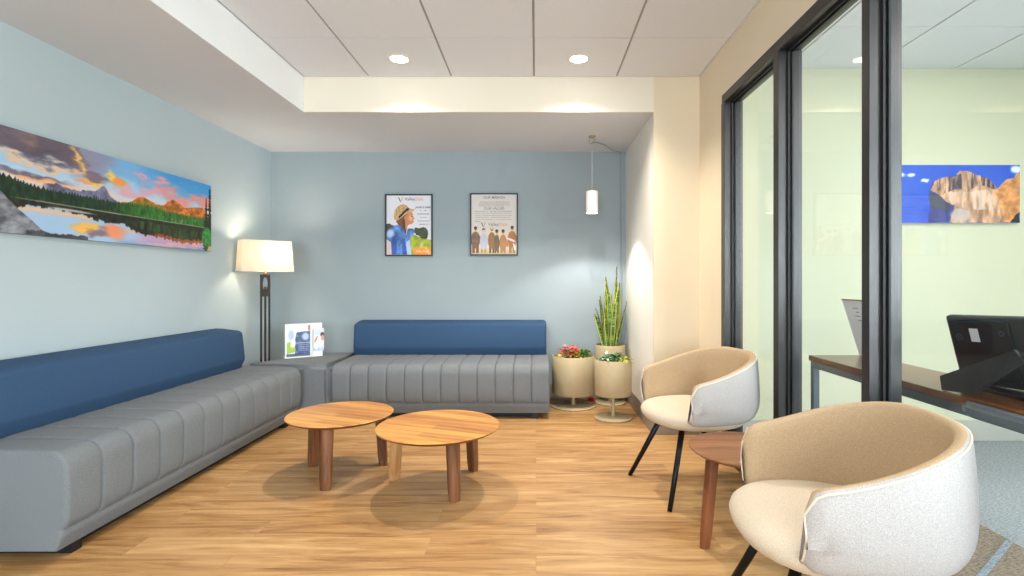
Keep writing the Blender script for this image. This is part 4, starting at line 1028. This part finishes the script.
# ---------------------------------------------------------------- office desk and what stands on it
DZ = .74
def desk():
    t = empty('office_desk', 'dark wood counter desk on a steel frame behind the glass', 'desk', (1.45, .3, 0))
    link('desk_top', B(0, 0, DZ-.028, .31, 2.44, DZ, bev=.002), M['desk_wood'], t)
    bm = bmesh.new(); box(bm, .006, .01, DZ-.062, .028, 2.43, DZ-.028); box(bm, .28, .01, DZ-.062, .302, 2.43, DZ-.028); box(bm, .028, 2.405, DZ-.062, .28, 2.43, DZ-.028); box(bm, .028, .01, DZ-.062, .28, .035, DZ-.028); link('frame', bm, M['desk_metal'], t)
    for x in (.006, .274):
        for y in (.01, 2.40): link('leg', B(x, y, 0, x+.03, y+.03, DZ-.062), M['desk_metal'], t)
    bm = bmesh.new(); prism(bm, [(-.055, -.2+.2), (-.055, 1.36), (-.045, 1.40), (-.022, 1.425), (.0, 1.43), (.0, 0)][::-1], DZ-.048, DZ-.004, bev=.012, seg=3); link('rounded_ledge', bm, M['slate'], t, 'auto')['label'] = 'slate grey rounded ledge along the near edge'
desk()
def monitor():
    # screen back seen from the glass side; top edge leans toward the glass
    t = empty('computer_monitor', 'black computer monitor seen from behind on the office desk', 'monitor', (1.60, 1.99, DZ), 0)
    ax = Vector((.24, -.97, 0)).normalized(); up = Vector((-.30, 0, .95)).normalized(); nn = up.cross(ax).normalized()
    if nn.x > 0: nn = -nn
    mt = Matrix(((ax.x, nn.x, up.x, .035), (ax.y, nn.y, up.y, -.01), (ax.z, nn.z, up.z, .006), (0, 0, 0, 1)))
    def part(name, bm, m, **k):
        o = link(name, bm, m, t, **k); o.matrix_local = mt; return o
    part('casing', B(0, -.03, 0, .56, 0, .264, bev=.008), M['monitor'])
    bc = part('back_cover', B(.012, -.0, .03, .215, .010, .246, bev=.006), M['monitor_dark'])
    part('screen', B(.01, -.033, .01, .55, -.0302, .235), M['gasket'])
    link('sticker', B(.085, .0101, .172, .115, .0108, .222), M['paper'], bc)
    bm = bmesh.new(); lathe(bm, [(.010, 0), (.013, 0), (.013, .001), (.010, .001)], 24, cap=False); box(bm, -.005, -.007, 0, -.003, .007, .001); box(bm, .003, -.007, 0, .005, .007, .001); box(bm, -.003, -.001, 0, .003, .001, .001)
    o = link('round_emblem', bm, M['desk_metal'], bc); o.matrix_local = Matrix.Translation((.045, .0102, .187)) @ Matrix.Rotation(-PI/2, 4, 'X')
    bm = bmesh.new(); lathe(bm, [(.006, 0), (.009, 0), (.009, .001), (.006, .001)], 24, cap=False)
    o = link('port_mark', bm, M['desk_metal'], bc); o.matrix_local = Matrix.Translation((.19, .0102, .208)) @ Matrix.Rotation(-PI/2, 4, 'X')
    # slanted support bar from the hinge down to the desk
    bm = bmesh.new()
    P = [(-.143, -.14, .002), (-.150, -.14, .053), (-.125, -.40, .181), (-.094, -.40, .144), (-.125, -.26, .014)]
    off = Vector((.018, .008, 0))
    a = [bm.verts.new(p) for p in P]; b = [bm.verts.new(Vector(p)+off) for p in P]
    bm.faces.new(a); bm.faces.new(b[::-1])
    for i in range(5): bm.faces.new((a[i], a[(i+1) % 5], b[(i+1) % 5], b[i]))
    link('support_arm', bm, M['monitor'], t)
    bm = bmesh.new(); tube(bm, [(-.10, -.39, .160), (.07, -.39, .160)], .012, 12); link('hinge', bm, M['monitor_dark'], t, True)
    link('stand_foot', B(-.0, -.42, .001, .12, -.1, .012, bev=.003), M['monitor_dark'], t)
monitor()
def display_card():
    t = empty('desk_display_card', 'white printed card leaning on the far end of the office desk', 'card', (1.71, 2.50, DZ))
    up = Vector((-.27, 0, .96)).normalized()
    bm = bmesh.new(); w, h = .22, .305
    for dx in (0, .004):
        pass
    vs = []
    for dx in (0, .004):
        vs.append([bm.verts.new((dx, 0, 0)), bm.verts.new((dx, w, 0)), bm.verts.new(Vector((dx, w+.02, 0))+up*h), bm.verts.new(Vector((dx, -.02, 0))+up*h)])
    a, b = vs; bm.faces.new(a); bm.faces.new(b[::-1])
    for i in range(4): bm.faces.new((a[i], a[(i+1) % 4], b[(i+1) % 4], b[i]))
    link('card', bm, M['paper'], t)
    bm = bmesh.new(); p = up*h; box(bm, p.x-.003, -.02, p.z, p.x+.006, w+.02, p.z+.006); link('top_edge', bm, M['tan_edge'], t)
    for k in range(4):
        f = .86-.07*k; q = up*h*f; bm = bmesh.new(); box(bm, q.x-.0012, .12, q.z, q.x-.0004, w-.055-.02*(k % 2), q.z+.004); link('printed_line', bm, M['ink'], t)
    bm = bmesh.new(); prism(bm, [(.004, w*.5-.03), (.10, w*.5-.03), (.10, w*.5+.03), (.004, w*.5+.03)], 0, .003); tube(bm, [(.095, w*.5, .0015), (-.05, w*.5, .16)], .003, 6); link('easel', bm, M['white_gloss'], t)
display_card()

# red-orange fallen blossom on the floor behind the left planter
t = empty('fallen_flower', 'small red orange dried flower on the floor behind the planters', 'flower', (.515, 4.84, 0))
bm = bmesh.new()
for k in range(22):
    a = k*2.4; leaf(bm, (0, 0, .004+.001*(k % 5)), (math.cos(a), math.sin(a), 0), .2+.05*k, .05, .012, .3)
link('petals', bm, LM['red'], t)
bm = bmesh.new(); tube(bm, [(0, 0, .006), (.03, .02, .006), (.07, .03, .005)], .003, 6); link('stem', bm, LM['dark'], t)

S.view_settings.view_transform = 'Standard'; S.view_settings.look = 'None'
S.view_settings.gamma = 1; S.view_settings.use_curve_mapping = False
S.view_settings.exposure = 0.08
